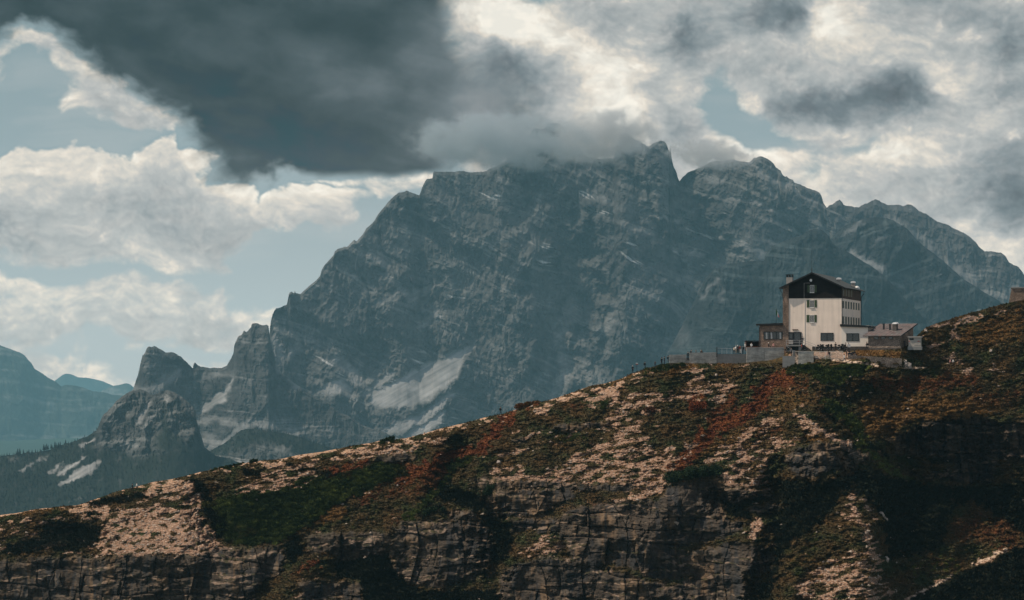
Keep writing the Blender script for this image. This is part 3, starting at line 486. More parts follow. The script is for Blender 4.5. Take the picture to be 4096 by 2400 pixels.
SOIL = paint([(R7, 'p', '-300 1060 0 1040 400 1010 700 960 780 900 1000 870 1060 880 1040 1000 900 1040 540 1060 300 1060 0 1110 -300 1120', 20, .44), (R7, 'p', '560 1050 700 1030 1000 1000 1060 1010 1130 1090 1180 1165 1250 1190 1240 1215 1100 1235 880 1240 700 1245 540 1240 515 1225 540 1130', 12, .92),
              (R7, 's', '790 885 850 880 1000 870 1050 930 1050 1000', 28, .8), (R7, 's', '400 1000 560 985 600 1010 800 1015 1020 1000', 16, .8), (R7, 'p', '-100 1100 260 1050 540 1060 520 1220 0 1240 -100 1240', 16, .34),
              (R7, 'p', '1130 790 1250 760 1500 715 1580 755 1700 700 1900 665 1900 700 1740 730 1690 780 1700 840 1620 870 1420 860 1330 880 1290 895 1370 830 1420 770', 12, .62), (R7, 's', '1280 900 1450 870 1600 860', 20, .6),
              (R6, 'p', '-50 470 200 440 500 400 870 350 890 390 790 420 640 470 560 500 400 500 150 520 60 500 -50 505', 9, .66), (R6, 'p', '0 575 60 570 130 610 90 640 0 650', 8, .7), (R6, 's', '870 350 1000 310 1150 265 1260 225 1400 175', 9, .35),
              (R6, 'p', '1350 215 1480 160 1600 110 1760 85 1850 65 1880 110 1800 100 1700 130 1500 170 1480 220 1430 240', 7, .66), (R6, 's', '1850 85 1790 130 1730 160', 22, .85), (R6, 'p', '1850 60 1950 0 2100 -30 2100 0 1960 60 1880 90', 8, .5),
              (R6, 'p', '1140 520 1350 570 1480 560 1560 520 1640 440 1750 400 1900 370 2010 420 1990 540 2150 500 2300 400 2380 400 2200 580 2080 690 1950 685 1850 640 1500 668 1130 650 1100 600', 14, .66),
              (R6, 'p', '1150 470 1330 420 1380 440 1280 490 1160 500', 8, .62), (R6, 'p', '1500 315 1830 280 1840 320 1600 345 1450 340', 8, .5), (R6, 's', '1880 330 1960 305 2010 310', 10, .8), (R6, 'p', '1250 340 1500 330 1700 400 1500 420 1300 400', 10, .40), (R6, 's', '1460 390 1520 405', 12, .6),
              (R5, 'p', '-20 220 60 215 130 260 100 300 20 290 -20 300', 8, .8), (R5, 'p', '60 260 420 235 560 200 700 180 820 180 810 220 720 330 640 350 560 300 420 300 300 400 120 460 20 440 40 340', 12, .56), (R5, 'p', '580 110 660 120 600 190 560 240 520 200', 6, .6), (R5, 'p', '480 130 540 110 620 105 600 130 520 142', 5, .85), (R5, 's', '700 200 760 195 810 190', 16, .66),
              (R5, 's', '630 250 650 340', 16, .6), (R5, 'p', '0 460 120 440 240 440 300 530 350 600 200 720 0 770', 12, .52), (R5, 'p', '0 690 180 660 330 600 400 590 330 690 200 760 0 800', 9, .66), (R5, 's', '100 465 220 452', 8, .8), (R5, 's', '420 570 340 660 240 760', 10, .8),
              (R5, 's', '1165 385 1240 420 1290 460 1400 530 1480 570', 10, 1.0), (R5, 's', '1180 400 1230 440 1260 490', 16, .75), (R5, 's', '1080 410 900 470 850 530 760 580 640 650', 16, .8), (R5, 'p', '720 640 880 560 1000 500 1180 510 1080 600 1010 640 980 700 1000 840 900 830 740 780 730 700', 14, .56), (R5, 'p', '940 500 1080 500 1300 470 1320 500 1180 545 1080 600 1000 570', 8, .6),
              (R5, 's', '740 740 780 790', 22, .85), (R5, 's', '400 780 330 830 240 865 180 875', 13, .95), (R5, 's', '0 910 120 890 240 868', 7, .75), (R5, 's', '970 780 990 840', 12, .6),
              (R5, 'p', '1150 1400 1240 1300 1330 1240 1400 1210 1500 1180 1640 1270 1680 1350 1740 1400 1720 1500 1150 1500', 14, .60), (R5, 's', '1300 1330 1400 1300 1440 1380', 30, .8), (R5, 's', '1500 870 1480 930 1520 1000 1560 1060 1590 1100 1600 1200 1640 1260', 22, .66), (R5, 's', '1430 980 1500 1010', 14, .6), (R5, 's', '1550 880 1590 940 1620 990', 9, .75), (R5, 's', '1480 1120 1500 1200', 12, .6),
              (R5, 's', '1800 1485 1860 1450 1950 1405 2080 1335', 4, 1.0), (R5, 's', '2220 1258 2300 1230 2340 1200 2395 1182', 6, 1.0), (R5, 's', '900 1040 940 1010 925 1070 890 1100', 14, .85), (R5, 's', '465 1000 500 1060 510 1110', 12, .9), (R5, 's', '480 950 600 920', 14, .6), (R6, 'p', '1290 1060 1440 950 1530 960 1580 1030 1500 1060 1350 1090', 9, .62),
              (R4, 's', '1950 555 1800 590 1640 640 1590 690 1540 740 1570 800 1580 860', 8, 1.0), (R4, 's', '1290 705 1400 690 1500 650', 7, .9), (R4, 's', '1220 975 1350 940 1450 905 1540 860', 4, .9), (R4, 's', '2150 530 2260 480', 5, .8), (R4, 's', '2380 450 2520 395', 4, .6), (R4, 'p', '1350 1060 1600 1040 1750 1100 1850 1230 2100 1250 2520 1180 2520 1290 2000 1290 1700 1280 1380 1160', 14, .42), (R4, 'p', '1130 850 1350 840 1400 900 1250 920 1140 900', 9, .4), (R4, 's', '1650 1300 1800 1300', 6, .8),
              (R3, 'p', '860 455 1020 450 1020 520 1060 530 960 540 860 510', 3, 1.0), (R3, 'p', '1590 420 2480 400 2700 460 2560 700 2400 720 2300 650 1850 600 1590 580', 4, .95)])
PATHF = paint([(R5, 's', '1800 1485 1860 1450 1950 1405 2080 1335', 5, 1.0), (R5, 's', '2200 1268 2300 1232 2345 1200 2400 1180', 7, 1.0), (R5, 's', '2080 1335 2200 1268', 2, .7), (R4, 's', '-100 1160 0 1172 100 1178 250 1200 400 1220 520 1238', 4.2, 1.0), (R4, 's', '620 1250 900 1268 1100 1280 1320 1286', 2.2, 1.0), (R4, 's', '1320 1290 1650 1302 1900 1318 2200 1325 2520 1355', 2.2, .55)])
RED = paint([(R5, 's', '455 690 520 620 600 540 640 490 700 440 780 420 860 370 930 330 950 260 990 215 1060 180 1110 165', 26, 1.0), (R5, 's', '640 420 720 330 800 290', 20, .6), (R5, 's', '560 320 590 300', 22, .85), (R5, 's', '280 360 300 365', 16, .7), (R5, 's', '1650 190 1800 220 2000 190 2200 170', 34, .55), (R5, 's', '2250 270 2450 290', 40, .45), (R5, 's', '1100 235 1230 200', 22, .5), (R5, 's', '2150 1050 2450 1050 2400 1150', 60, .5), (R5, 's', '950 490 1050 470', 18, .5), (R5, 's', '1000 470 1100 430', 14, .4),
             (R6, 's', '580 600 680 580 760 540 860 480 1000 460 1090 440 1110 390 1150 330 1240 250', 20, .95), (R6, 's', '620 630 740 600 850 560', 26, .6), (R6, 's', '560 690 700 680 800 640', 30, .5), (R6, 's', '190 570 280 580 370 530', 17, .95), (R6, 's', '560 530 680 550', 14, .6), (R6, 's', '360 750 450 690', 22, .55), (R6, 's', '1260 200 1330 178 1410 162', 8, .8), (R6, 's', '560 870 600 860', 14, .5), (R6, 's', '1560 180 1700 175', 9, .5), (R6, 's', '1600 820 1700 790 1860 750 2000 725', 6, .6),
             (R7, 's', '1840 770 1880 760', 14, .8), (R7, 's', '1300 700 1310 740', 4, .1), (R7, 's', '1280 1110 1350 1120', 16, .6), (R7, 's', '1610 1320 1700 1280', 14, .7), (R4, 's', '1650 880 1900 760 2300 620 2500 560', 50, .32)])
GREEN = paint([(R7, 'p', '1150 940 1290 900 1500 880 1700 860 1860 790 1900 790 1900 900 1760 1000 1600 1110 1500 1170 1260 1180 1180 1120', 20, .8), (R6, 'p', '-20 600 200 620 300 580 460 520 620 540 640 600 500 640 330 720 200 780 100 860 -20 930', 18, .85), (R6, 's', '1000 500 900 560 860 640 700 800 640 850', 16, .55), (R5, 's', '1290 130 1400 140 1500 110 1560 100', 24, .85), (R5, 's', '1330 180 1420 170', 18, .7), (R5, 's', '1130 120 1250 105', 20, .6), (R5, 's', '1340 320 1500 430 1560 560 1660 660 1740 730 1900 830 1960 820', 24, .6), (R5, 's', '1780 900 1840 900', 14, .4),
               (R5, 's', '2200 1400 2300 1380', 30, .3), (R5, 's', '1880 1280 2000 1240 2100 1300', 50, .4), (R5, 's', '270 120 400 100 480 85', 14, .5), (R6, 's', '1500 380 1700 380', 14, .4), (R5, 's', '1130 1300 1250 1150 1300 1100', 30, .25), (R5, 's', '20 330 60 320', 8, .7), (R6, 's', '470 395 600 375', 5, .8), (R7, 's', '1130 780 1300 745', 5, .7)])
OCH = paint([(R7, 's', '1720 1030 1820 1000', 26, .8), (R6, 's', '130 840 220 800', 18, .7), (R5, 's', '1000 330 1200 290 1080 250', 30, .5), (R5, 's', '300 790 360 750', 10, .9), (R5, 's', '420 680 500 660 700 560 880 450', 16, .5), (R5, 'p', '1550 300 2100 250 2400 330 2300 400 1850 430 1720 520 1560 500', 30, .62), (R5, 's', '1150 530 1240 520 1330 520', 9, .7), (R4, 's', '250 1080 500 1060 800 1110', 14, .8), (R4, 'p', '1550 900 1700 700 2500 450 2560 900 2000 1000', 20, .5), (R5, 's', '415 140 500 90 560 95', 9, .7), (R5, 's', '680 110 700 80 790 85', 9, .6), (R5, 's', '80 200 160 150 200 130', 8, .6), (R5, 's', '1150 1230 1300 1250', 30, .3), (R7, 's', '0 1010 200 1000 450 960', 9, .5), (R6, 's', '1850 60 1930 10', 7, .6)])
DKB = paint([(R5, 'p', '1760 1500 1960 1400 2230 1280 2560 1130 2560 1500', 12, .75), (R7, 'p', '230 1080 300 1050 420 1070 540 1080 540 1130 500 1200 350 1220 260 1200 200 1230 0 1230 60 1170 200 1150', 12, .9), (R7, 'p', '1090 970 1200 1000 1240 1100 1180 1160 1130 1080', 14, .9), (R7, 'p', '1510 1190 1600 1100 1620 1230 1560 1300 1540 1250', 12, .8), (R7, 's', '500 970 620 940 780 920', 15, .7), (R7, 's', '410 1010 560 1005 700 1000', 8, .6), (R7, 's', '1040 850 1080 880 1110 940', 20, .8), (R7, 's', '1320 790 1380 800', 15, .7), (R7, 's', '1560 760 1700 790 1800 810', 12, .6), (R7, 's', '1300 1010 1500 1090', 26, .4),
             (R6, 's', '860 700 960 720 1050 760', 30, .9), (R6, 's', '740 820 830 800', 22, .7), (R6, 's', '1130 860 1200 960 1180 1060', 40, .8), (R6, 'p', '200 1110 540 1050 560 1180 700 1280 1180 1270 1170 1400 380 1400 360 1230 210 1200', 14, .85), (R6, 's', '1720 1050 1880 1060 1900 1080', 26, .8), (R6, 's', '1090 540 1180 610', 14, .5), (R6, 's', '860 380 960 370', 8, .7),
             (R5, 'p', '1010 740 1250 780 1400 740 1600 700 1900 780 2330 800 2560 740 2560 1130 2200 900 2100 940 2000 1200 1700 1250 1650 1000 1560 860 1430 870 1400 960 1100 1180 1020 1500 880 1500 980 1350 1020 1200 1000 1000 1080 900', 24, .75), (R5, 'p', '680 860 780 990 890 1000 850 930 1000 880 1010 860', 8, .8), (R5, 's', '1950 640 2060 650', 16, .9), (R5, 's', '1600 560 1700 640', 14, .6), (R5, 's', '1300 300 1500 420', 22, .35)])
DEPTH = sum(strokef(PL(fn, s_), r) * a for fn, s_, r, a in [(R7, '1090 920 1130 1050 1200 1140', 45, 4), (R6, '920 430 850 700 1130 850 1180 1000 1160 1150', 46, 5), (R6, '1000 300 980 420 900 560', 40, 2),
            (R5, '1500 380 1560 560 1680 700 1850 850', 90, 5), (R5, '1000 860 1080 1000 1040 1200 960 1480', 50, 6), (R5, '1060 700 1070 860', 40, 3), (R5, '1200 330 1320 470 1360 560 1330 700', 60, -5), (R5, '2050 850 2200 1000 2100 1150', 200, 9), (R5, '1500 950 1620 1250 1500 1450', 80, -4), (R7, '700 1050 900 1130 800 1200', 110, -4), (R7, '260 1080 500 1130', 50, 4),
            (R6, '700 950 900 1100', 90, -3), (R6, '1800 900 1900 1200', 120, -3), (R5, '500 1000 700 1200', 80, -2), (R6, '300 1150 420 1300', 70, 4), (R5, '700 900 860 970', 36, 4)])
FLAT = paint([(R1, 'p', '400 1165 1600 1165 1720 1200 1700 1240 1300 1260 900 1230 400 1215', 5, 1.0)])
def fg_masks(U, V):
    wu = fbm(U / 30, V / 24, 4, 2001) * 17; wv = fbm(U / 30, V / 24, 4, 2011) * 13
    return wu, wv
FLC = [None]
def fg_cot(U, V):
    dn = V - V[:1]
    wu, wv = fg_masks(U, V); near = ss(10, 60, dn)
    c = samp(CL, U + wu * near, V + wv * near) * ss(4, 22, dn)
    h = fbm(U / 40, V / 15, 5, 2020); a = gnoise(V / 9 + fbm(U / 90, V / 60, 3, 2031) * 2, U / 160, 2030)
    cot = 1.45 + .9 * h + .45 * a
    sl_ = samp(SOIL, U + wu, V + wv); fine = fbm(U / 16, V / 8, 3, 2040) * (.8 - .65 * ss(.45, .6, sl_) * ss(.95, .8, sl_) - .85 * ss(.8, .95, sl_))
    cot = np.clip(cot + fine, .12, 4)
    # ledges inside the crags
    q = V + fbm(U / 120, V / 90, 4, 2050) * 22 + U * .02
    l1 = ss(.30, .42, gnoise(q / 17, U / 260, 2052)); l2 = ss(.45, .6, gnoise(q / 7, U / 120, 2055))
    cc = .06 + 1.1 * l1 + .5 * l2
    cot = cot * (1 - c) + cc * c
    fl = samp(FLAT, U, V); cot = cot * (1 - fl) + 5.0 * fl
    top = (1 - ss(2, 14, dn)) * (U < 2700); cot = cot * (1 - top) + 4.5 * top
    dark = samp(DKB, U, V) * (U > 3300) * (V > 1800); cot = cot * (1 - .35 * dark)
    FLC[0] = (c, wu, wv, dn, h, a, fine, l1)
    return cot
def fg_disp(U, V, X, Y, Z, cot):
    c, wu, wv, dn, h, a, fine, l1 = FLC[0]
    d1, e1 = layers(X, Z, 4.6, 31, .6, 1.7, 10); d2, e2 = layers(X + 3, Z, 1.5, 32, .9, 3.2, 8); d3, e3 = layers(X, Z + .3, .45, 33, 1, 4, 4)
    col_ = hsh(np.floor(X / 5.2 + .5 * gnoise(X / 9, Z / 12, 2070)), 0, 5)
    rock = (d1 - .5) * 2.0 + (d2 - .5) * .55 + (d3 - .5) * .14 + (col_ - .5) * 1.6 - e1 * .55 - e2 * .08 + ridged(X / 15, Z / 22, 3, 2065) * 2.2 + fbm(X / 7, Z / 7, 4, 2060) * 1.5
    soil = samp(SOIL, U + wu, V + wv); gr_ = ss(.35, .7, samp(GREEN, U + wu, V + wv))
    veg = fbm(U / 14, V / 9, 4, 2080) * .5 + fbm(U / 38 - V / 60, V / 15 + U / 120, 4, 2088) * 1.0 * (1 - .6 * ss(.7, .9, soil)) + fbm(U / 5, V / 4, 3, 2083) * .12 * (1 - .8 * ss(.4, .6, soil)) + gr_ * (billow(U / 44, V / 24, 3, 2085) + .4) * 2.2
    amp = ss(2, 30, dn) * (1 - .95 * samp(FLAT, U, V))
    m = rock * c + veg * (1 - c) * (1 - .45 * ss(.7, .9, soil)) * .8
    big = samp(DEPTH, U + wu * 1.5, V + wv * 1.5) * ss(10, 120, dn)
    return m * amp - big + fbm(U / 130, V / 110, 4, 2090) * 1.6 * ss(20, 120, dn)
FGM = {}
def fg_col(U, V, X, Y, Z, cot):
    c, wu, wv, dn, h, a, fine, l1 = FLC[0]
    Uw, Vw = U + wu, V + wv
    f1 = fbm(U / 22, V / 14, 5, 2101); f2 = fbm(U / 7, V / 4.5, 3, 2107); f3 = fbm(U / 90, V / 60, 4, 2111)
    C = np.array((.068, .053, .024), np.float32)[None, None] * (1 + .5 * f1 + .35 * f2)[..., None]
    C = mixc(C, (.042, .050, .019), ss(.05, .6, f3 + .4 * f1)); C = mixc(C, (.105, .060, .024), ss(.05, .5, -f3 + .5 * f2) * .7)
    och = ss(.15, .75, samp(OCH, Uw, Vw) + .35 * f1 + .2 * f2); C = mixc(C, (.17, .092, .032), och)
    gr = ss(.35, .7, samp(GREEN, Uw, Vw) + .3 * f1); C = mixc(C, np.array((.060, .080, .018)) , gr); C = mixc(C, (.10, .11, .02), gr * ss(.1, .6, f2 + f1))
    rd = ss(.30, .80, samp(RED, Uw + wu, Vw + wv) + .24 * f1 + .06 * f2); C = mixc(C, (.145, .042, .018), rd * .9); C = mixc(C, (.22, .088, .028), rd * ss(.1, .6, f2 - f1))
    C = mixc(C, (.075, .022, .014), rd * ss(.2, .6, fbm(U / 50, V / 40, 3, 2120)) * .8)
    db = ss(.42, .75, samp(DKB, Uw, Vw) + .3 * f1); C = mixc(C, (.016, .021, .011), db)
    C = C * .76
    # bare earth and rubble
    S = samp(SOIL, Uw, Vw)
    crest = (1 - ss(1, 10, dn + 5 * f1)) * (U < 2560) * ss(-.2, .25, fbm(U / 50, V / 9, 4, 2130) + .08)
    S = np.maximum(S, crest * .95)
    th = fbm(U / 62 - V / 90, V / 20 + U / 110, 5, 2140, .52) * .78 + .16 * f2 - .04
    pits = ss(.20, .34, gnoise(U / 26 + .3 * f1, V / 17, 2135) + .25 * f1 - .05); S = S - pits * ss(.8, .9, S) * .8 * (U < 1100) * (dn > 25)
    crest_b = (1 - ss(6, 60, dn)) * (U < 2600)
    s = ss(.50, .62, S + th * (1 - .6 * ss(.85, 1, S)))
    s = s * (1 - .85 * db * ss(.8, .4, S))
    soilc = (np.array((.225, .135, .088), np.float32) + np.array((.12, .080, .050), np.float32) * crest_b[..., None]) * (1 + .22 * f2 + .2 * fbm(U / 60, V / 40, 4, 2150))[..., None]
    soilc = mixc(soilc, (.44, .36, .29), ss(.38, .62, fbm(U / 4.5, V / 3.2, 2, 2160))); soilc = mixc(soilc, (.17, .12, .085), ss(.25, .6, -f2 + .3 * f1) * .6)
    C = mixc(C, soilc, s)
    # crag rock
    st = fbm(X / 1.1, Z / 9, 4, 2170); st2 = fbm(X / 3, Z / 14, 4, 2174); bed = gnoise(Z / .55 + fbm(X / 9, Z / 5, 3, 2178), X / 12, 2179)
    R = np.array((.049, .039, .030), np.float32)[None, None] * (1 + .35 * f2 + .25 * bed + .3 * f1)[..., None]
    R = mixc(R, (.135, .090, .055), ss(.10, .65, st2 + .5 * f3) * .8); R = mixc(R, (.026, .027, .028), ss(-.1, .45, st + .5 * fbm(X / 8, Z / 8, 4, 2181)) * .8)
    R = mixc(R, (.115, .092, .07), ss(.35, .7, fbm(X / 4, Z / 3, 4, 2190)) * .6)
    d2, e2 = layers(X + 3, Z, 1.5, 32, .9, 3.2, 8); R = R * (1 - .30 * ss(.6, 1, e2))[..., None] * (.8 + .4 * d2)[..., None]
    R = mixc(R, (.30, .21, .15), l1 * .5 * ss(-.2, .3, f1)); R = mixc(R, (.05, .045, .02), l1 * .7 * ss(0, .4, -f1))
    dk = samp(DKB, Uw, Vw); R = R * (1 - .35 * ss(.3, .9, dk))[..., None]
    right = ss(3450, 3650, U) * ss(1600, 1700, V); R = R * (1 - .45 * right)[..., None]  # right-hand crags darkened: shade of the hollow put into the rock colour
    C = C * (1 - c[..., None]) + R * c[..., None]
    p = samp(PATHF, U, V + 3 * gnoise(U / 50, U * 0, 7)); C = mixc(C, (.48, .36, .27), ss(.35, .7, p - .5 * ss(2000, 2100, V) * ss(-.3, .3, f1)))
    FGM.update(soil=np.maximum(s, ss(.35, .7, p)), cliff=c, red=rd, green=gr, och=och, db=db, base=C, flat=samp(FLAT, U, V), dn=dn)
    return C
FGMAT = attr_mat('slope_earth', nscale=1.3, amt=0.28, bump=0.35, bscale=3.0, bdist=0.25)
o_fg, fU, fV, fP, fcot = sheet('near_slope', cFG, dFG, np.arange(-700, 4620, 2.9), 760, [(-700, 2640), (4700, 2560)], fg_cot, fg_disp, fg_col, FGMAT, jag=0, crestf=lambda us: (fbm(us / 60, us * 0 + 1.7, 2, 2300) * 1.8 + fbm(us / 170, us * 0, 2, 2310) * 5) * ss(2640, 2500, us) + fbm(us / 60, us * 0 + 1.7, 3, 2320) * 2.5 * ss(3700, 3760, us),
    back=((6, -.08), (22, -.35), (40, -4), (80, -45), (300, -420)), below=((-15, -25), (-60, -110), (-240, -480)), seed=3, keep=True, bl=(45, 22), offblend=260)
def ground_at(u, v):
    """point on the near slope seen in direction (u, v)"""
    j = int(np.clip(np.searchsorted(fU[0], u), 0, fU.shape[1] - 1)); i = int(np.clip(np.searchsorted(fV[:, j], v), 0, fV.shape[0] - 1))
    return Vector(fP[i, j].tolist())
# ---------------------------------------------------------------- ground cover: tufts of grass and heath, leafy scrub
LEAFM = attr_mat('ground_cover_leaf', nscale=2.0, amt=0.3, bump=0)
def scatter(name, wgt, n, size, colf, seed, tri=5, up=1.0, spread=1.0):
    rs = np.random.RandomState(seed)
    P = fP[:-1, :-1].reshape(-1, 3)
    e1 = fP[:-1, 1:] - fP[:-1, :-1]; e2 = fP[1:, :-1] - fP[:-1, :-1]; nr = np.cross(e1, e2); area = np.minimum(np.linalg.norm(nr, axis=-1), .8)
    wg = (wgt[:-1, :-1] * np.sqrt(area) * ((fU[:-1, :-1] > -260) & (fU[:-1, :-1] < 4350) & (fV[:-1, :-1] < 2470))).ravel().astype(np.float64); wg /= wg.sum()
    idx = np.searchsorted(np.cumsum(wg), rs.rand(n)); idx = np.clip(idx, 0, len(P) - 1)
    base = P[idx] + rs.randn(n, 3) * np.array([.08, .08, .02]); c0 = FGM['base'][:-1, :-1].reshape(-1, 3)[idx]
    s = size * (.5 + rs.rand(n) ** 2 * 1.2)
    V = np.zeros((n, tri, 3, 3), np.float32)
    ang = rs.rand(n, tri) * 6.283; lean = rs.rand(n, tri) * spread
    ctr = base[:, None] + np.stack([np.cos(ang) * lean * .5, np.sin(ang) * lean * .5, np.zeros_like(ang)], -1) * s[:, None, None]
    tip = ctr + np.stack([np.cos(ang) * lean, np.sin(ang) * lean, up * (.6 + .6 * rs.rand(n, tri))], -1) * s[:, None, None]
    wd = np.stack([-np.sin(ang), np.cos(ang), rs.randn(n, tri) * .3], -1) * (s * .42)[:, None, None]
    V[:, :, 0] = ctr - wd; V[:, :, 1] = ctr + wd; V[:, :, 2] = tip + rs.randn(n, tri, 3) * .15 * s[:, None, None]
    V[:, :, :2, 2] -= .1 * size
    cc = colf(c0, idx, rs)[:, None, :] * (.80 + .4 * rs.rand(n, tri, 1)); cc = np.repeat(cc[:, :, None], 3, 2)
    T = np.arange(n * tri * 3).reshape(-1, 3)
    return tag(trimesh(name, V.reshape(-1, 3), T, cc.reshape(-1, 3), LEAFM), kind='stuff')
EXC = paint([(lambda a, b: (a, b), 'p', '2660 1360 3420 1360 3420 1440 3480 1458 3340 1464 3250 1460 3120 1452 2990 1454 2660 1456', 4, 1.0)])
_exc = 1 - ss(.3, .7, samp(EXC, fU, fV))
_bare = np.clip(1 - FGM['soil'], 0, 1) * np.clip(1 - FGM['cliff'] * 1.05, 0, 1) * ((FGM['flat'] < .3) | (fU > 3420)) * _exc
scatter('grass_and_heath', _bare * (1 - .8 * FGM['green']) * (1 - .5 * FGM['db']) + .08 * (1 - FGM['cliff']) * _exc * ss(.9, .7, samp(SOIL, fU, fV)), 300000, .16, lambda c, i, r: c * np.array([1.12, 1.08, 1.0]), 5, 4)
def shrubc(c, i, r):
    g = np.clip(ss(-.15, .40, billow(fU[:-1, :-1] / 46, fV[:-1, :-1] / 22, 3, 77) * .8 + .25 + .5 * fbm(fU[:-1, :-1] / 120, fV[:-1, :-1] / 60, 3, 79) + .25 * ss(1000, 1500, fU[:-1, :-1])).ravel()[i][:, None] + .25 * (r.rand(len(c), 1) - .5), 0, 1); return c * .3 + np.array([.020, .034, .012]) * (1 - g) + np.array([.080, .095, .024]) * g  # sunlit clump tops put into the leaf colour; paler towards the right
scatter('low_scrub', _bare * np.clip(FGM['green'] * 1.0, 0, 1) * (fU < 3450) * (fV < 2330), 90000, .27, shrubc, 6, 8, up=.9, spread=1.1)
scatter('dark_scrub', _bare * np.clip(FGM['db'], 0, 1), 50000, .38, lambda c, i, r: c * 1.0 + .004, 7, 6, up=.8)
def gravel():
    rs = np.random.RandomState(9); n = 5000
    P = fP[:-1, :-1].reshape(-1, 3); wg = ((FGM['soil'] * (1 - FGM['cliff'] * .8) * (FGM['dn'] > 6) * (FGM['flat'] < .3) + .05 * _bare * (FGM['dn'] > 10))[:-1, :-1] * ((fU > -260) & (fU < 4350) & (fV < 2470))[:-1, :-1]).ravel().astype(np.float64); wg /= wg.sum()
    idx = np.searchsorted(np.cumsum(wg), rs.rand(n)); b = P[np.clip(idx, 0, len(P) - 1)]
    s = .06 + .34 * rs.rand(n) ** 7
    base = np.array([(1, 0, 0), (-1, 0, 0), (0, 1, 0), (0, -1, 0), (0, 0, 1), (0, 0, -1)], np.float32)
    V = b[:, None] + (base[None] * (.7 + .6 * rs.rand(n, 6, 1)) + rs.randn(n, 6, 3) * .2) * s[:, None, None] * np.array([1.3, 1.0, .75])
    f = np.array([(0, 2, 4), (2, 1, 4), (1, 3, 4), (3, 0, 4), (2, 0, 5), (1, 2, 5), (3, 1, 5), (0, 3, 5)])
    T = (f[None] + (np.arange(n) * 6)[:, None, None]).reshape(-1, 3)
    c = np.array([.29, .235, .19]) * (.6 + .7 * rs.rand(n, 1)); c = np.repeat(c[:, None], 6, 1)
    tag(trimesh('gravel', V.reshape(-1, 3), T, c.reshape(-1, 3), LEAFM), kind='stuff')
gravel()
# ================================================================ materials for the buildings
def mat(name, col, rough=0.85, metal=0.0, var=0.12, scale=3.0, bump=0.0, spec=0.3):
    m = bpy.data.materials.new(name); m.use_nodes = True; t = m.node_tree; b = t.nodes['Principled BSDF']
    tc = t.nodes.new('ShaderNodeTexCoord'); nz = t.nodes.new('ShaderNodeTexNoise'); nz.inputs['Scale'].default_value = scale; nz.inputs['Detail'].default_value = 5
    mr = t.nodes.new('ShaderNodeMapRange'); mr.inputs[1].default_value = .3; mr.inputs[2].default_value = .7; mr.inputs[3].default_value = 1 - var; mr.inputs[4].default_value = 1 + var
    vm = t.nodes.new('ShaderNodeVectorMath'); vm.operation = 'SCALE'; vm.inputs[0].default_value = col
    t.links.new(tc.outputs['Object'], nz.inputs['Vector']); t.links.new(nz.outputs[0], mr.inputs[0]); t.links.new(mr.outputs[0], vm.inputs['Scale']); t.links.new(vm.outputs[0], b.inputs['Base Color'])
    b.inputs['Roughness'].default_value = rough; b.inputs['Metallic'].default_value = metal; b.inputs['Specular IOR Level'].default_value = spec
    if bump:
        bp = t.nodes.new('ShaderNodeBump'); bp.inputs['Strength'].default_value = bump; bp.inputs['Distance'].default_value = .03
        t.links.new(nz.outputs[0], bp.inputs['Height']); t.links.new(bp.outputs[0], b.inputs['Normal'])
    return m
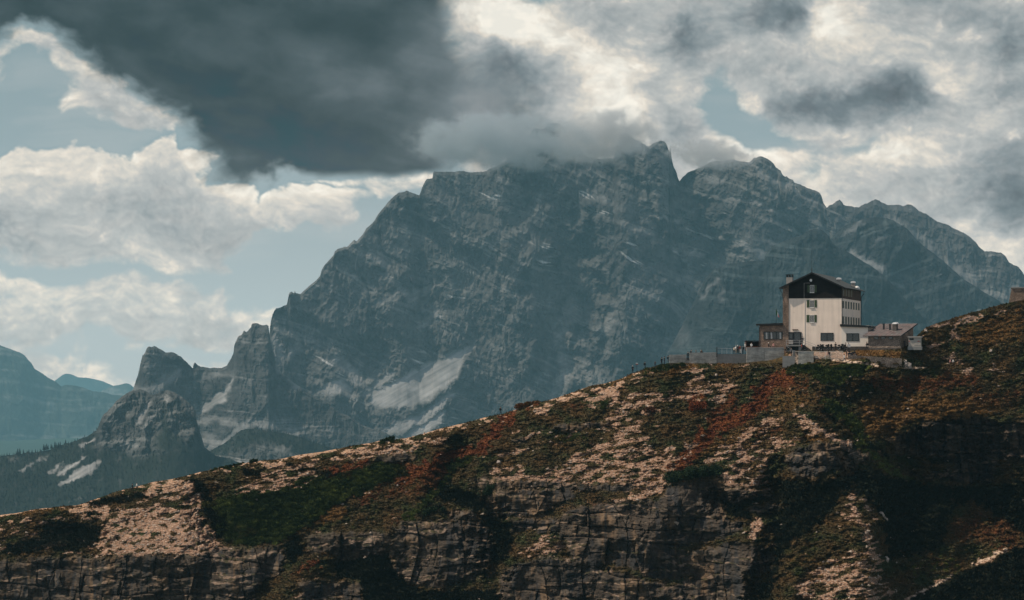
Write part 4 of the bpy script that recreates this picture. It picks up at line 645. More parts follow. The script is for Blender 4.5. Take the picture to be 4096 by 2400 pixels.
def masonry(name, c1, c2, mortar, w=.35, h=.16, rough=0.9, distort=.06, msize=.02, bias=0.0):
    m = bpy.data.materials.new(name); m.use_nodes = True; t = m.node_tree; b = t.nodes['Principled BSDF']
    tc = t.nodes.new('ShaderNodeTexCoord'); sp = t.nodes.new('ShaderNodeSeparateXYZ'); ad = t.nodes.new('ShaderNodeMath'); ad.operation = 'ADD'; cb = t.nodes.new('ShaderNodeCombineXYZ')
    nz = t.nodes.new('ShaderNodeTexNoise'); nz.inputs['Scale'].default_value = 2.2; nz.inputs['Detail'].default_value = 3
    sc_ = t.nodes.new('ShaderNodeVectorMath'); sc_.operation = 'SCALE'; sc_.inputs['Scale'].default_value = distort * 4
    va = t.nodes.new('ShaderNodeVectorMath'); va.operation = 'ADD'
    br = t.nodes.new('ShaderNodeTexBrick'); br.inputs['Scale'].default_value = 1.0; br.inputs['Brick Width'].default_value = w; br.inputs['Row Height'].default_value = h
    br.inputs['Mortar Size'].default_value = msize; br.inputs['Mortar Smooth'].default_value = .3; br.inputs['Bias'].default_value = bias; br.offset_frequency = 2; br.squash = .7; br.squash_frequency = 3
    br.inputs['Color1'].default_value = (*c1, 1); br.inputs['Color2'].default_value = (*c2, 1); br.inputs['Mortar'].default_value = (*mortar, 1)
    L = t.links.new
    L(tc.outputs['Object'], sp.inputs[0]); L(sp.outputs[0], ad.inputs[0]); L(sp.outputs[1], ad.inputs[1]); L(ad.outputs[0], cb.inputs[0]); L(sp.outputs[2], cb.inputs[1])
    L(tc.outputs['Object'], nz.inputs['Vector']); L(nz.outputs['Color'], sc_.inputs[0]); L(cb.outputs[0], va.inputs[0]); L(sc_.outputs[0], va.inputs[1]); L(va.outputs[0], br.inputs['Vector'])
    n2 = t.nodes.new('ShaderNodeTexNoise'); n2.inputs['Scale'].default_value = .8; n2.inputs['Detail'].default_value = 6; mr = t.nodes.new('ShaderNodeMapRange'); mr.inputs[1].default_value = .3; mr.inputs[2].default_value = .7; mr.inputs[3].default_value = .65; mr.inputs[4].default_value = 1.35
    vm = t.nodes.new('ShaderNodeVectorMath'); vm.operation = 'SCALE'
    L(tc.outputs['Object'], n2.inputs['Vector']); L(n2.outputs[0], mr.inputs[0]); L(br.outputs[0], vm.inputs[0]); L(mr.outputs[0], vm.inputs['Scale']); L(vm.outputs[0], b.inputs['Base Color'])
    bp = t.nodes.new('ShaderNodeBump'); bp.inputs['Strength'].default_value = .8; bp.inputs['Distance'].default_value = .04; bp.invert = True
    L(br.outputs['Fac'], bp.inputs['Height']); L(bp.outputs[0], b.inputs['Normal']); b.inputs['Roughness'].default_value = rough; b.inputs['Specular IOR Level'].default_value = .2
    return m
def plaster_mat():
    m = mat('old_plaster', (.90, .75, .62), .9, var=.06, scale=.5, bump=.2); t = m.node_tree; b = t.nodes['Principled BSDF']
    tc = t.nodes['Texture Coordinate']; vo = t.nodes.new('ShaderNodeTexNoise'); vo.inputs['Scale'].default_value = 1.1; vo.inputs['Detail'].default_value = 8; vo.inputs['Roughness'].default_value = .7
    mr = t.nodes.new('ShaderNodeMapRange'); mr.inputs[1].default_value = .63; mr.inputs[2].default_value = .70
    mx = t.nodes.new('ShaderNodeMix'); mx.data_type = 'RGBA'; src = b.inputs['Base Color'].links[0].from_socket
    t.links.new(tc.outputs['Object'], vo.inputs['Vector']); t.links.new(vo.outputs[0], mr.inputs[0]); t.links.new(mr.outputs[0], mx.inputs[0]); t.links.new(src, mx.inputs[6]); mx.inputs[7].default_value = (.30, .24, .20, 1)
    mp = t.nodes.new('ShaderNodeMapping'); mp.inputs['Scale'].default_value = (1.6, 1.6, .12); sn = t.nodes.new('ShaderNodeTexNoise'); sn.inputs['Scale'].default_value = 1.0; sn.inputs['Detail'].default_value = 7; sr = t.nodes.new('ShaderNodeMapRange')
    sr.inputs[1].default_value = .45; sr.inputs[2].default_value = .72; sr.inputs[3].default_value = 1.0; sr.inputs[4].default_value = .86; sv = t.nodes.new('ShaderNodeVectorMath'); sv.operation = 'SCALE'
    t.links.new(tc.outputs['Object'], mp.inputs[0]); t.links.new(mp.outputs[0], sn.inputs['Vector']); t.links.new(sn.outputs[0], sr.inputs[0]); t.links.new(mx.outputs[2], sv.inputs[0]); t.links.new(sr.outputs[0], sv.inputs['Scale'])
    t.links.new(sv.outputs[0], b.inputs['Base Color']); return m
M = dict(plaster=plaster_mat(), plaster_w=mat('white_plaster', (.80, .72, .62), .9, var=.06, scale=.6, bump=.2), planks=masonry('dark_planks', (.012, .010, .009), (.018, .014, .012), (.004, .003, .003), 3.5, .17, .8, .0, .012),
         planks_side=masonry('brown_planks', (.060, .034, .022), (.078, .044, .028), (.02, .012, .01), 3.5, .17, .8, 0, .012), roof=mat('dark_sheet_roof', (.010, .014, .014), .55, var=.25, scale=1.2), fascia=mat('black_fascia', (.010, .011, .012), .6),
         stone=masonry('tan_rubble_stone', (.34, .235, .17), (.20, .145, .11), (.075, .055, .045), .42, .17, distort=.07, msize=.022), stone_l=masonry('pale_rubble_stone', (.38, .30, .235), (.24, .18, .14), (.05, .04, .035), .36, .22, distort=.12, msize=.03),
         ashlar=masonry('grey_coursed_stone', (.55, .51, .44), (.36, .34, .30), (.17, .16, .145), .9, .13, distort=.03, msize=.012), concrete=mat('grey_concrete', (.24, .235, .22), .9, var=.15, scale=1.5), concrete_l=mat('pale_concrete', (.33, .30, .27), .9, var=.15, scale=2),
         coping=mat('pale_coping', (.55, .50, .45), .7), green=mat('green_shutter_paint', (.058, .085, .040), .7, var=.15, scale=6), ochre=mat('yellow_shutter_paint', (.17, .135, .055), .7), white=mat('white_window_frame', (.62, .60, .56), .6), dark=mat('dark_window_frame', (.012, .014, .016), .5),
         glass=mat('window_glass', (.012, .018, .022), .12, spec=.6, var=.3), curtain=mat('white_curtain', (.45, .45, .43), .9), metal=mat('galvanised_metal', (.40, .41, .42), .45, .6), metal_d=mat('dark_metal', (.03, .032, .035), .5, .5), metal_w=mat('white_metal_cap', (.75, .74, .72), .5), red_roof=None,
         wood=mat('orange_wood', (.32, .135, .06), .8), wood_d=mat('dark_brown_wood', (.045, .020, .012), .8, var=.3), plinth=mat('dark_plinth_stone', (.075, .065, .058), .9, var=.3, scale=2), cabinet=mat('cabinet_paint', (.40, .36, .31), .8, var=.08), warn=mat('red_warning_mark', (.42, .06, .04), .7),
         red=mat('red_cloth', (.55, .05, .04), .9), flagw=mat('white_cloth', (.75, .73, .70), .9), flagg=mat('green_cloth', (.03, .16, .06), .9), dish=mat('white_dish', (.72, .71, .68), .5))
def roof_panels():
    m = mat('weathered_roof_panels', (.125, .098, .092), .7, var=.35, scale=1.1); t = m.node_tree; b = t.nodes['Principled BSDF']; src = b.inputs['Base Color'].links[0].from_socket
    tc = t.nodes['Texture Coordinate']; br = t.nodes.new('ShaderNodeTexBrick'); br.inputs['Scale'].default_value = 1; br.inputs['Brick Width'].default_value = .8; br.inputs['Row Height'].default_value = .45; br.offset = 0
    br.inputs['Color1'].default_value = (1.15, 1.0, 1.0, 1); br.inputs['Color2'].default_value = (.75, .95, 1.0, 1); br.inputs['Mortar'].default_value = (.35, .35, .35, 1); br.inputs['Mortar Size'].default_value = .035
    mu = t.nodes.new('ShaderNodeVectorMath'); mu.operation = 'MULTIPLY'; t.links.new(tc.outputs['Object'], br.inputs['Vector']); t.links.new(src, mu.inputs[0]); t.links.new(br.outputs[0], mu.inputs[1]); t.links.new(mu.outputs[0], b.inputs['Base Color']); return m
M['red_roof'] = roof_panels()
# ---------------------------------------------------------------- mesh builder
class MB:
    def __init__(s): s.v = []; s.f = []
    def add(s, vs, fs):
        n = len(s.v); s.v += [tuple(p) for p in vs]; s.f += [tuple(i + n for i in f) for f in fs]; return s
    def box(s, a0, a1, b0, b1, h0, h1):
        a0, a1 = min(a0, a1), max(a0, a1); b0, b1 = min(b0, b1), max(b0, b1); h0, h1 = min(h0, h1), max(h0, h1)
        return s.add([(a0, b0, h0), (a1, b0, h0), (a1, b1, h0), (a0, b1, h0), (a0, b0, h1), (a1, b0, h1), (a1, b1, h1), (a0, b1, h1)], [(0, 3, 2, 1), (4, 5, 6, 7), (0, 1, 5, 4), (1, 2, 6, 5), (2, 3, 7, 6), (3, 0, 4, 7)])
    def prism(s, poly, b0, b1):      # polygon in the (a, h) plane, extruded along b
        n = len(poly); return s.add([(a, b0, h) for a, h in poly] + [(a, b1, h) for a, h in poly], [tuple(range(n)), tuple(range(2 * n - 1, n - 1, -1))] + [(i, i + n, (i + 1) % n + n, (i + 1) % n) for i in range(n)])
    def hexa(s, p): return s.add(p, [(0, 3, 2, 1), (4, 5, 6, 7), (0, 1, 5, 4), (1, 2, 6, 5), (2, 3, 7, 6), (3, 0, 4, 7)])
    def tube(s, pts, r, n=8, r2=None, cap=True):
        pts = [Vector(p) for p in pts]; rings = []
        for i, p in enumerate(pts):
            d = (pts[min(i + 1, len(pts) - 1)] - pts[max(i - 1, 0)]).normalized(); q = d.to_track_quat('Z', 'Y'); rr = r if r2 is None else r + (r2 - r) * i / (len(pts) - 1)
            rings.append([p + q @ Vector((math.cos(6.2832 * k / n) * rr, math.sin(6.2832 * k / n) * rr, 0)) for k in range(n)])
        vs = [x for rg in rings for x in rg]; fs = [(i * n + k, i * n + (k + 1) % n, (i + 1) * n + (k + 1) % n, (i + 1) * n + k) for i in range(len(pts) - 1) for k in range(n)]
        if cap: fs += [tuple(range(n - 1, -1, -1)), tuple(range((len(pts) - 1) * n, len(pts) * n))]
        return s.add(vs, fs)
    def ball(s, c, r, seg=10, rings=6, sx=1, sy=1, sz=1, jit=0, sd=0, zmin=-1):
        rs = random.Random(sd); vs = []; fs = []
        for i in range(rings + 1):
            th = math.pi * i / rings
            for k in range(seg):
                ph = 6.2832 * k / seg; j = 1 + jit * (rs.random() - .5)
                vs.append((c[0] + r * sx * j * math.sin(th) * math.cos(ph), c[1] + r * sy * j * math.sin(th) * math.sin(ph), c[2] + r * sz * j * max(zmin, math.cos(th))))
        for i in range(rings):
            for k in range(seg): fs.append((i * seg + k, i * seg + (k + 1) % seg, (i + 1) * seg + (k + 1) % seg, (i + 1) * seg + k))
        return s.add(vs, fs)
    def torus(s, c, R, r, n=20, m=8, axis='y'):
        vs = []; fs = []
        for i in range(n):
            A = 6.2832 * i / n
            for k in range(m):
                B = 6.2832 * k / m; x = (R + r * math.cos(B)) * math.cos(A); z = (R + r * math.cos(B)) * math.sin(A); y = r * math.sin(B)
                vs.append((c[0] + x, c[1] + y, c[2] + z) if axis == 'y' else (c[0] + y, c[1] + x, c[2] + z))
        for i in range(n):
            for k in range(m): fs.append((i * m + k, i * m + (k + 1) % m, ((i + 1) % n) * m + (k + 1) % m, ((i + 1) % n) * m + k))
        return s.add(vs, fs)
    def obj(s, name, mt, parent=None, label=None, smooth=False, bevel=0):
        me = bpy.data.meshes.new(name); me.from_pydata(s.v, [], s.f); bm = bmesh.new(); bm.from_mesh(me)
        bmesh.ops.remove_doubles(bm, verts=bm.verts, dist=1e-5) if smooth else None
        bmesh.ops.recalc_face_normals(bm, faces=bm.faces)
        if bevel: bmesh.ops.bevel(bm, geom=bm.edges[:], offset=bevel, segments=1, affect='EDGES')
        bm.to_mesh(me); bm.free()
        if smooth: me.polygons.foreach_set('use_smooth', [True] * len(me.polygons))
        me.materials.append(M[mt] if isinstance(mt, str) else mt)
        o = bpy.data.objects.new(name, me); COL.objects.link(o); o.parent = parent
        if label: o['label'] = label
        return o
def empty(name, loc, rz=0, label=None, cat=None, group=None):
    o = bpy.data.objects.new(name, None); COL.objects.link(o); o.location = loc; o.rotation_euler = (0, 0, rz); o.empty_display_size = .3
    return tag(o, label, cat, group)
def copy_tree(o, parent=None):
    c = o.copy(); COL.objects.link(c); c.parent = parent
    for ch in list(o.children): copy_tree(ch, c)
    return c
class Frame:
    """a vertical plane seen from the camera: origin under pixel (u, v) at depth y, b axis at azimuth az"""
    def __init__(s, u, v, y, az):
        s.O = Vector(((u - 2048) / F * y, y, (VH - v) / F * y)); s.az = az; s.ah = Vector((math.cos(az), -math.sin(az), 0)); s.bh = Vector((math.sin(az), math.cos(az), 0))
    def at(s, u, v, b=0.0):
        r = Vector(((u - 2048) / F, 1, (VH - v) / F)); t = (b + s.O.dot(s.bh)) / r.dot(s.bh); p = r * t - s.O
        return p.dot(s.ah), p.z
    def pix(s, a, b, h):
        p = s.O + s.ah * a + s.bh * b; p.z += h; return 2048 + p.x / p.y * F, VH - p.z / p.y * F
def qt(u, v, y): return Vector(((u - 2048) / F * y, y, (VH - v) / F * y))
# ================================================================ the mountain hut
HF = Frame(3131.6, 1403, 501.0, math.radians(16.36))
hut = empty('mountain_hut', HF.O, -HF.az, 'tall pale plastered mountain hut with dark boarded gable and green shutters', 'mountain hut')
def ha(rx, ry=900, b=0.0): return HF.at(*R1(rx, ry), b)[0]
def hh(ry, rx=900, b=0.0): return HF.at(*R1(rx, ry), b)[1]
W_, L_ = ha(1250), 27.5
aw = ha(600); h_wood = hh(533); ridge_a, ridge_h = HF.at(*R1(884, 212), -.8); eave_l = HF.at(*R1(490, 400), -.8); slope = (ridge_h - eave_l[1]) / (ridge_a - eave_l[0])
def roof_h(a): return ridge_h - abs(a - ridge_a) * slope
MB().box(aw, W_, 0, L_, -1.2, h_wood).obj('wall', 'plaster', hut)
g_ = .16
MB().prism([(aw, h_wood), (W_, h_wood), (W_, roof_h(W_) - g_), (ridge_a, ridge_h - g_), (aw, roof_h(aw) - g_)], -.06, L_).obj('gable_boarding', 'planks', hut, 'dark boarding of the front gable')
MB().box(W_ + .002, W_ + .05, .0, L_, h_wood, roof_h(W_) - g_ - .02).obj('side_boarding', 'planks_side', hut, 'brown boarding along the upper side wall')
MB().prism([(0, -1.2), (aw - .003, -1.2), (aw - .003, roof_h(aw) - g_), (0, roof_h(0) - g_)], -.12, L_).obj('stone_wall', 'stone', hut, 'tan rubble stone strip at the left corner')
rf = MB()
for sgn in (-1, 1):
    ea = ridge_a + sgn * (ridge_a - eave_l[0]); eh = roof_h(ea)
    rf.prism([(ridge_a, ridge_h - .18), (ridge_a, ridge_h), (ea, eh), (ea, eh - .16)], -.85, L_ + .8)
roof = rf.obj('roof', 'roof', hut)
fa = MB()
for sgn in (-1, 1):
    ea = ridge_a + sgn * (ridge_a - eave_l[0]); eh = roof_h(ea)
    fa.prism([(ridge_a, ridge_h - .32), (ridge_a, ridge_h + .03), (ea, eh + .03), (ea, eh - .3)], -.92, -.853)
    fa.tube([(ea + sgn * .06, -.9, eh - .12), (ea + sgn * .06, L_ + .8, eh - .12)], .10)
fa.obj('gutter', 'fascia', roof)
pp = MB()
ea = eave_l[0]; pp.tube([(ea, -.6, roof_h(ea) - .25), (ea + .1, -.6, roof_h(ea) - .6), (-.12, -.2, roof_h(ea) - 1.2), (-.12, -.2, roof_h(ea) - 2.2)], .07).obj('downpipe', 'metal_d', hut); pp = MB()
ea = 2 * ridge_a - eave_l[0]; pp.tube([(ea, .1, roof_h(ea) - .25), (W_ + .12, .1, roof_h(ea) - .9), (W_ + .12, .1, hh(862))], .07).obj('downpipe', 'metal_d', hut); pp = MB()
pp.tube([(ea, L_ + .4, roof_h(ea) - .25), (ea, L_ + .4, roof_h(ea) - .7), (W_ + .12, L_ - .1, roof_h(ea) - 1.4), (W_ + .12, L_ - .1, hh(862))], .09)
pp.obj('downpipe', 'metal_d', hut)
pc = MB(); ca = ha(790); pc.tube([(ha(862), -.1, hh(345)), (ca, -.1, hh(345)), (ca, -.1, h_wood)], .05); pc.obj('conduit', 'concrete_l', hut)
MB().tube([(ha(796), -.04, h_wood), (ha(796), -.04, hh(1100))], .05).obj('rain_pipe', 'plaster_w', hut)
def window(parent, a0, a1, h0, h1, b=0.0, shut=None, cols=2, frame='white', curtains=False, glassd=.02):
    fr = MB(); t_ = .09 if frame == 'white' else .14
    fr.box(a0, a1, b - .07, b - .002, h0, h0 + t_).box(a0, a1, b - .07, b - .002, h1 - t_, h1).box(a0, a0 + t_, b - .07, b - .002, h0 + t_, h1 - t_).box(a1 - t_, a1, b - .07, b - .002, h0 + t_, h1 - t_)
    for k in range(1, cols): c = a0 + (a1 - a0) * k / cols; fr.box(c - t_ * .55, c + t_ * .55, b - .068, b - .002, h0 + t_, h1 - t_)
    w_ = fr.obj('window', frame, parent)
    MB().box(a0 + t_ * .8, a1 - t_ * .8, b - .02, b - .004, h0 + t_ * .8, h1 - t_ * .8).obj('pane', 'glass', w_)
    if frame == 'white': MB().box(a0 - .05, a1 + .05, b - .14, b - .001, h0 - .09, h0 - .002).obj('sill', 'white', w_)
    if curtains:
        for k in range(cols):
            c = a0 + (a1 - a0) * (k + .5) / cols; wv = (a1 - a0) / cols * .12; off = (0, -.25, .15)[k % 3] * (a1 - a0) / cols
            MB().prism([(c + off - wv, h0 + t_ + .02), (c + off + wv, h0 + t_ + .02), (c + off + wv * .6, h1 - t_ - .02), (c + off - wv * 1.3, h1 - t_ - .02)], b - .045, b - .022).obj('curtain', 'curtain', w_)
    return w_
def shutter(parent, a0, a1, h0, h1, b, mt='green'):
    m = MB(); m.box(a0, a1, b - .05, b - .003, h0, h1); n = 6
    for k in range(n): z = h0 + (h1 - h0) * (k + .5) / n; m.box(a0 + .06, a1 - .06, b - .065, b - .0505, z - .09, z + .09)
    return m.obj('shutter', mt, parent)
for (x0, x1, y0, y1, s0, s1) in ((862, 914, 370, 462, 831, 944), (860, 914, 553, 648, 822, 946), (860, 913, 737, 831, 819, 944)):
    bb = -.06 if y0 < 400 else 0.0
    window(hut, ha(x0), ha(x1), hh(y1), hh(y0), bb); shutter(hut, ha(s0), ha(x0) - .06, hh(y1 - 3), hh(y0), bb); shutter(hut, ha(x1) + .06, ha(s1), hh(y1 - 3), hh(y0), bb)
for (x0, x1, y0, y1) in ((992, 1152, 958, 1056), (1309, 1467, 965, 1063)): window(hut, ha(x0), ha(x1), hh(y1), hh(y0), 0, frame='dark')
# entrance
MB().box(ha(594), ha(757), -.10, -.003, hh(1108), hh(948)).obj('door_surround', 'dark', hut)
window(hut, ha(600), ha(655), hh(1036), hh(956), -.10, cols=1, frame='dark')
MB().box(ha(600), ha(655), -.14, -.102, hh(1066), hh(1046)).box(ha(600), ha(655), -.14, -.102, hh(1094), hh(1072)).obj('panel', 'concrete_l', hut, 'pale panel below the entrance window')
dr = MB().box(ha(668), ha(750), -.15, -.102, hh(1104), hh(952)).obj('door', 'metal_d', hut, 'dark glazed entrance door'); MB().box(ha(674), ha(744), -.165, -.152, hh(1040), hh(960)).obj('pane', 'glass', dr); MB().tube([(ha(740), -.20, hh(1055)), (ha(740), -.20, hh(1075))], .025).obj('handle', 'metal', dr)
MB().box(ha(650), ha(716), -.5, -.003, hh(922), hh(914)).tube([(ha(655), -.3, hh(922)), (ha(655), -.02, hh(935))], .03).obj('door_lamp', 'wood_d', hut)
ld = MB().box(ha(588), ha(800), -2.2, -.16, hh(1122), hh(1108)).box(ha(592), ha(640), -1.9, -.16, -1.2, hh(1124)).box(ha(740), ha(796), -1.9, -.16, -1.2, hh(1124)).obj('landing', 'concrete', hut)
MB().box(ha(641), ha(739), -.6, -.17, -1.2, hh(1126)).obj('cellar_door', 'dark', hut)
st = MB()
for k in range(9): st.box(ha(800) + k * .27, ha(800) + (k + 1) * .27 - .001, -1.9, -.16, -.8, hh(1108) - (k + 1) * .19)
st.obj('stairs', 'plinth', hut)
rl = MB()
for yy in (1050, 1075): rl.tube([(ha(590), -2.15, hh(yy)), (ha(800), -2.15, hh(yy)), (ha(800) + 2.5, -2.0, hh(yy + 57))], .03)
for x in (592, 662, 752, 800): rl.tube([(ha(x), -2.15, hh(1050)), (ha(x), -2.15, hh(1108))], .035)
rl.tube([(ha(800) + 2.5, -2.0, hh(1107)), (ha(800) + 2.5, -2.0, hh(1165))], .035).obj('handrail', 'metal', hut)
# roof furniture
def chim(a0, a1, b0, b1, h0, h1, capm, body, style):
    c = MB().box(a0, a1, b0, b1, h0, h1).obj('chimney', body, hut)
    if style == 'slab':
        k = MB()
        for x in (a0 + .02, (a0 + a1) / 2 - .08, a1 - .18):
            for y in (b0 + .02, b1 - .18): k.box(x, x + .16, y, y + .16, h1 + .001, h1 + .45)
        k.box(a0 - .12, a1 + .12, b0 - .12, b1 + .12, h1 + .452, h1 + .58).obj('chimney_cap', 'dark', c)
    else:
        MB().box(a0 - .1, a1 + .1, b0 - .1, b1 + .1, h1 + .002, h1 + .12).prism([(a0 - .08, h1 + .122), (a1 + .08, h1 + .122), (a1 + .06, h1 + .34), ((a0 + a1) / 2, h1 + .44), (a0 - .06, h1 + .34)], b0 - .1, b1 + .1).obj('chimney_cap', 'metal_w', c)
a0, h1 = HF.at(*R1(570, 268), 3.0); a1, _ = HF.at(*R1(645, 268), 3.0); chim(a0, a1, 3.0, 4.4, roof_h(a0) - .5, h1 - .1, 'dark', 'concrete_l', 'slab')
a0, h1 = HF.at(*R1(1192, 300), 17.0); a1, _ = HF.at(*R1(1238, 290), 17.0); chim(a0, a1, 17, 17.9, roof_h(a1) - .9, h1 - .02, 'metal_w', 'concrete_l', 'cap')
a0, h1 = HF.at(*R1(1368, 344), 23.0); a1, _ = HF.at(*R1(1413, 330), 23.0); chim(a0, a1, 23, 23.9, roof_h(a1) - .9, h1 - .02, 'metal_w', 'concrete_l', 'cap')
a0, h1 = HF.at(*R1(1440, 402), 25.5); dm = MB(); dm.ball((a0, 25.5, roof_h(a0) - .1), .62, 14, 8, 1.0, 1.4, .85); dm.obj('roof_dome', 'dish', hut, 'white rounded hood on the roof', smooth=True)
am, hm = HF.at(*R1(884, 212), .5); MB().tube([(am, .5, ridge_h - .1), (am, .5, ridge_h + .9)], .09).tube([(am, .5, ridge_h + .9), (am, .5, hh(0) + .9)], .035, r2=.02).obj('antenna_mast', 'metal_d', hut)
dsh = MB(); c_ = (ha(878), -.55, hh(312))
for i in range(5):
    pass
n = 16; vs = [(c_[0], c_[1] + .10, c_[2])]; fs = []
for j, (rr, dy) in enumerate(((.14, .08), (.24, .03), (.30, -.03))):
    vs += [(c_[0] + rr * .85 * math.cos(6.2832 * k / n), c_[1] + dy, c_[2] + rr * math.sin(6.2832 * k / n)) for k in range(n)]
fs += [(0, 1 + k, 1 + (k + 1) % n) for k in range(n)] + [(1 + j * n + k, 1 + (j + 1) * n + k, 1 + (j + 1) * n + (k + 1) % n, 1 + j * n + (k + 1) % n) for j in range(2) for k in range(n)]
nb = len(vs); vs += [(x, y + .03, z) for x, y, z in vs]; fs += [tuple(i + nb for i in f[::-1]) for f in fs]
MB().add(vs, fs).tube([(c_[0], c_[1] + .12, c_[2]), (c_[0], -.05, c_[2] - .1)], .03).tube([(c_[0], c_[1] - .3, c_[2] - .12), (c_[0], c_[1], c_[2] - .25)], .02).obj('satellite_dish', 'dish', hut)
# side wall windows, seen at a sharp angle
sw = []
def side_win(b0, wd, h0, h1, mt, sh=.5):
    fr = MB().box(W_ + .003 + (.05 if h0 > h_wood else 0), W_ + (.075 if h0 > h_wood else .025), b0, b0 + wd, h0, h1).obj('window', 'dark', hut)
    MB().box(W_ + (.076 if h0 > h_wood else .026), W_ + (.082 if h0 > h_wood else .032), b0 + .1, b0 + wd - .1, h0 + .1, h1 - .1).obj('pane', 'dark', fr)
    o_ = .05 if h0 > h_wood else 0
    for bb in (b0 - sh - .02, b0 + wd + .02): MB().box(W_ + .003 + o_, W_ + .035 + o_, bb, bb + sh, h0, h1).obj('shutter', mt, hut)
HB = math.radians(0)
for k in range(7):
    b0 = 1.9 + 3.7 * k
    if k < 4: side_win(b0, .9, h_wood + .55, h_wood + 2.0, 'ochre', .55)
    side_win(b0, .95, hh(655), hh(565), 'green'); side_win(b0, .95, hh(848), hh(755), 'green')
pl = MB().box(ha(890), ha(1586), -.16, -.004, -1.2, hh(1126, 1200)); pl.obj('plinth', 'plinth', hut)
# low wings
wa1 = ha(1585); htop = hh(868, 1300)
MB().box(W_ + .004, wa1, .001, 15, -1.2, htop).obj('wing_wall', 'plaster_w', hut, 'white wall of the low right wing')
wr = MB().prism([(ha(1236), hh(880, 1236)), (ha(1236), hh(850, 1236)), (ha(1615), hh(872, 1615)), (ha(1615), hh(893, 1615))], -.55, 15.6); wr.obj('wing_roof', 'fascia', hut, 'flat dark roof of the right wing')
MB().tube([(wa1 + .02, -.35, hh(893)), (wa1 - .02, -.12, hh(905)), (wa1 - .02, -.12, hh(1120))], .07).obj('downpipe', 'metal_d', hut)
la0 = ha(240); ltop = hh(868, 380)
MB().box(la0, -.003, -.02, 9, -1.4, ltop).obj('wing_wall', 'stone', hut, 'tan stone wall of the low left wing')
MB().prism([(ha(205), hh(868, 205)), (ha(205), hh(848, 205)), (ha(526), hh(836, 526)), (ha(526), hh(858, 526))], -.7, 9.5).obj('wing_roof', 'fascia', hut, 'flat dark roof of the left wing')
MB().tube([(ha(212), -.5, hh(868)), (ha(238), -.1, hh(885)), (ha(238), -.1, hh(1140))], .06).obj('downpipe', 'metal_d', hut)
window(hut, ha(291), ha(526), hh(1038), hh(943), -.02, cols=3, frame='dark', curtains=True)
# flag on the left wing roof
fx, fz = HF.at(*R1(445, 835), .8); _, fzt = HF.at(*R1(445, 664), .8)
p0 = HF.O + HF.ah * fx + HF.bh * .8; fl = empty('flag', (p0.x, p0.y, HF.O.z + fz), -HF.az, 'small limp tricolour flag on a thin pole above the left wing', 'flag')
MB().tube([(0, 0, -.02), (0, 0, fzt - fz)], .04).obj('pole', 'metal_d', fl)
for k, mt in enumerate(('flagg', 'flagw', 'red')):
    x0, x1 = .05 + k * .2, .05 + (k + 1) * .2; zt = fzt - fz - .1
    MB().hexa([(x0, .02 * k, zt - 1.25 - .25 * k * .6), (x1, .03 * k + .05, zt - 1.25 - .25 * (k + 1) * .6), (x1, .03 * k + .09, zt - 1.25 - .25 * (k + 1) * .6), (x0, .02 * k + .04, zt - 1.25 - .25 * k * .6), (x0, .02 * k, zt - .5 * k), (x1, .03 * k + .05, zt - .5 * (k + 1)), (x1, .03 * k + .09, zt - .5 * (k + 1)), (x0, .02 * k + .04, zt - .5 * k)]).obj('stripe', mt, fl)
# ================================================================ stone outbuilding to the right
SF = Frame(*R1(1587, 1172), 493.6, math.radians(34)); ob = empty('stone_outbuilding', SF.O, -SF.az, 'low rubble stone outbuilding with weathered reddish lean-to roof and two black flues', 'outbuilding')
def sa(rx, ry=1080, b=0.0): return SF.at(*R1(rx, ry), b)[0]
def sh_(ry, rx=1780, b=0.0): return SF.at(*R1(rx, ry), b)[1]
wS = sa(1975); dS = 6.2; hS = sh_(984); rise = 1.75
MB().prism([(0, -1), (wS, -1), (wS, hS), (0, hS)], 0, .4).obj('wall', 'stone_l', ob)
bk = MB(); bk.add([(0, .402, -1), (wS, .402, -1), (wS, dS, -1), (0, dS, -1), (0, .402, hS), (wS, .402, hS), (wS, dS, hS + rise), (0, dS, hS + rise)], [(0, 3, 2, 1), (4, 5, 6, 7), (0, 1, 5, 4), (1, 2, 6, 5), (2, 3, 7, 6), (3, 0, 4, 7)]); bk.obj('side_wall', 'stone', ob)
sl = rise / (dS - .4); e0 = -.9; z0 = hS + .04 + sl * (e0 - .2); z1 = hS + .10 + sl * (dS + .9)
rr_ = MB().hexa([(-.95, e0, z0), (wS + .55, e0, z0), (wS + .55, dS + .9, z1), (-.95, dS + .9, z1), (-.95, e0, z0 + .14), (wS + .55, e0, z0 + .14), (wS + .55, dS + .9, z1 + .14), (-.95, dS + .9, z1 + .14)]).obj('roof', 'red_roof', ob)
MB().hexa([(wS + .552, e0, z0 - .05), (wS + .60, e0, z0 - .05), (wS + .60, dS + .9, z1 - .05), (wS + .552, dS + .9, z1 - .05), (wS + .552, e0, z0 + .19), (wS + .60, e0, z0 + .19), (wS + .60, dS + .9, z1 + .19), (wS + .552, dS + .9, z1 + .19)]).obj('verge_board', 'fascia', rr_)
for x in (1650, 1738, 1828):
    w_ = MB().box(sa(x), sa(x + 53), -.05, -.002, sh_(1037), sh_(1004)).obj('window', 'dark', ob); MB().box(sa(x) + .08, sa(x + 53) - .08, -.062, -.052, sh_(1037) + .07, sh_(1004) - .07).obj('pane', 'glass', w_)
MB().box(-.03, wS + .03, -.06, -.001, -1, sh_(1140)).obj('plinth', 'plinth', ob)
def rz_(b): return hS + .24 + sl * b
for x, b in ((1770, 3.4), (1846, 3.0)):
    a = SF.at(*R1(x, 920), b)[0]; MB().tube([(a, b, rz_(b) - .3), (a, b, rz_(b) + .95)], .19, 10).tube([(a, b, rz_(b) + .95), (a, b, rz_(b) + 1.1)], .24, 10).obj('flue', 'metal_d', ob)
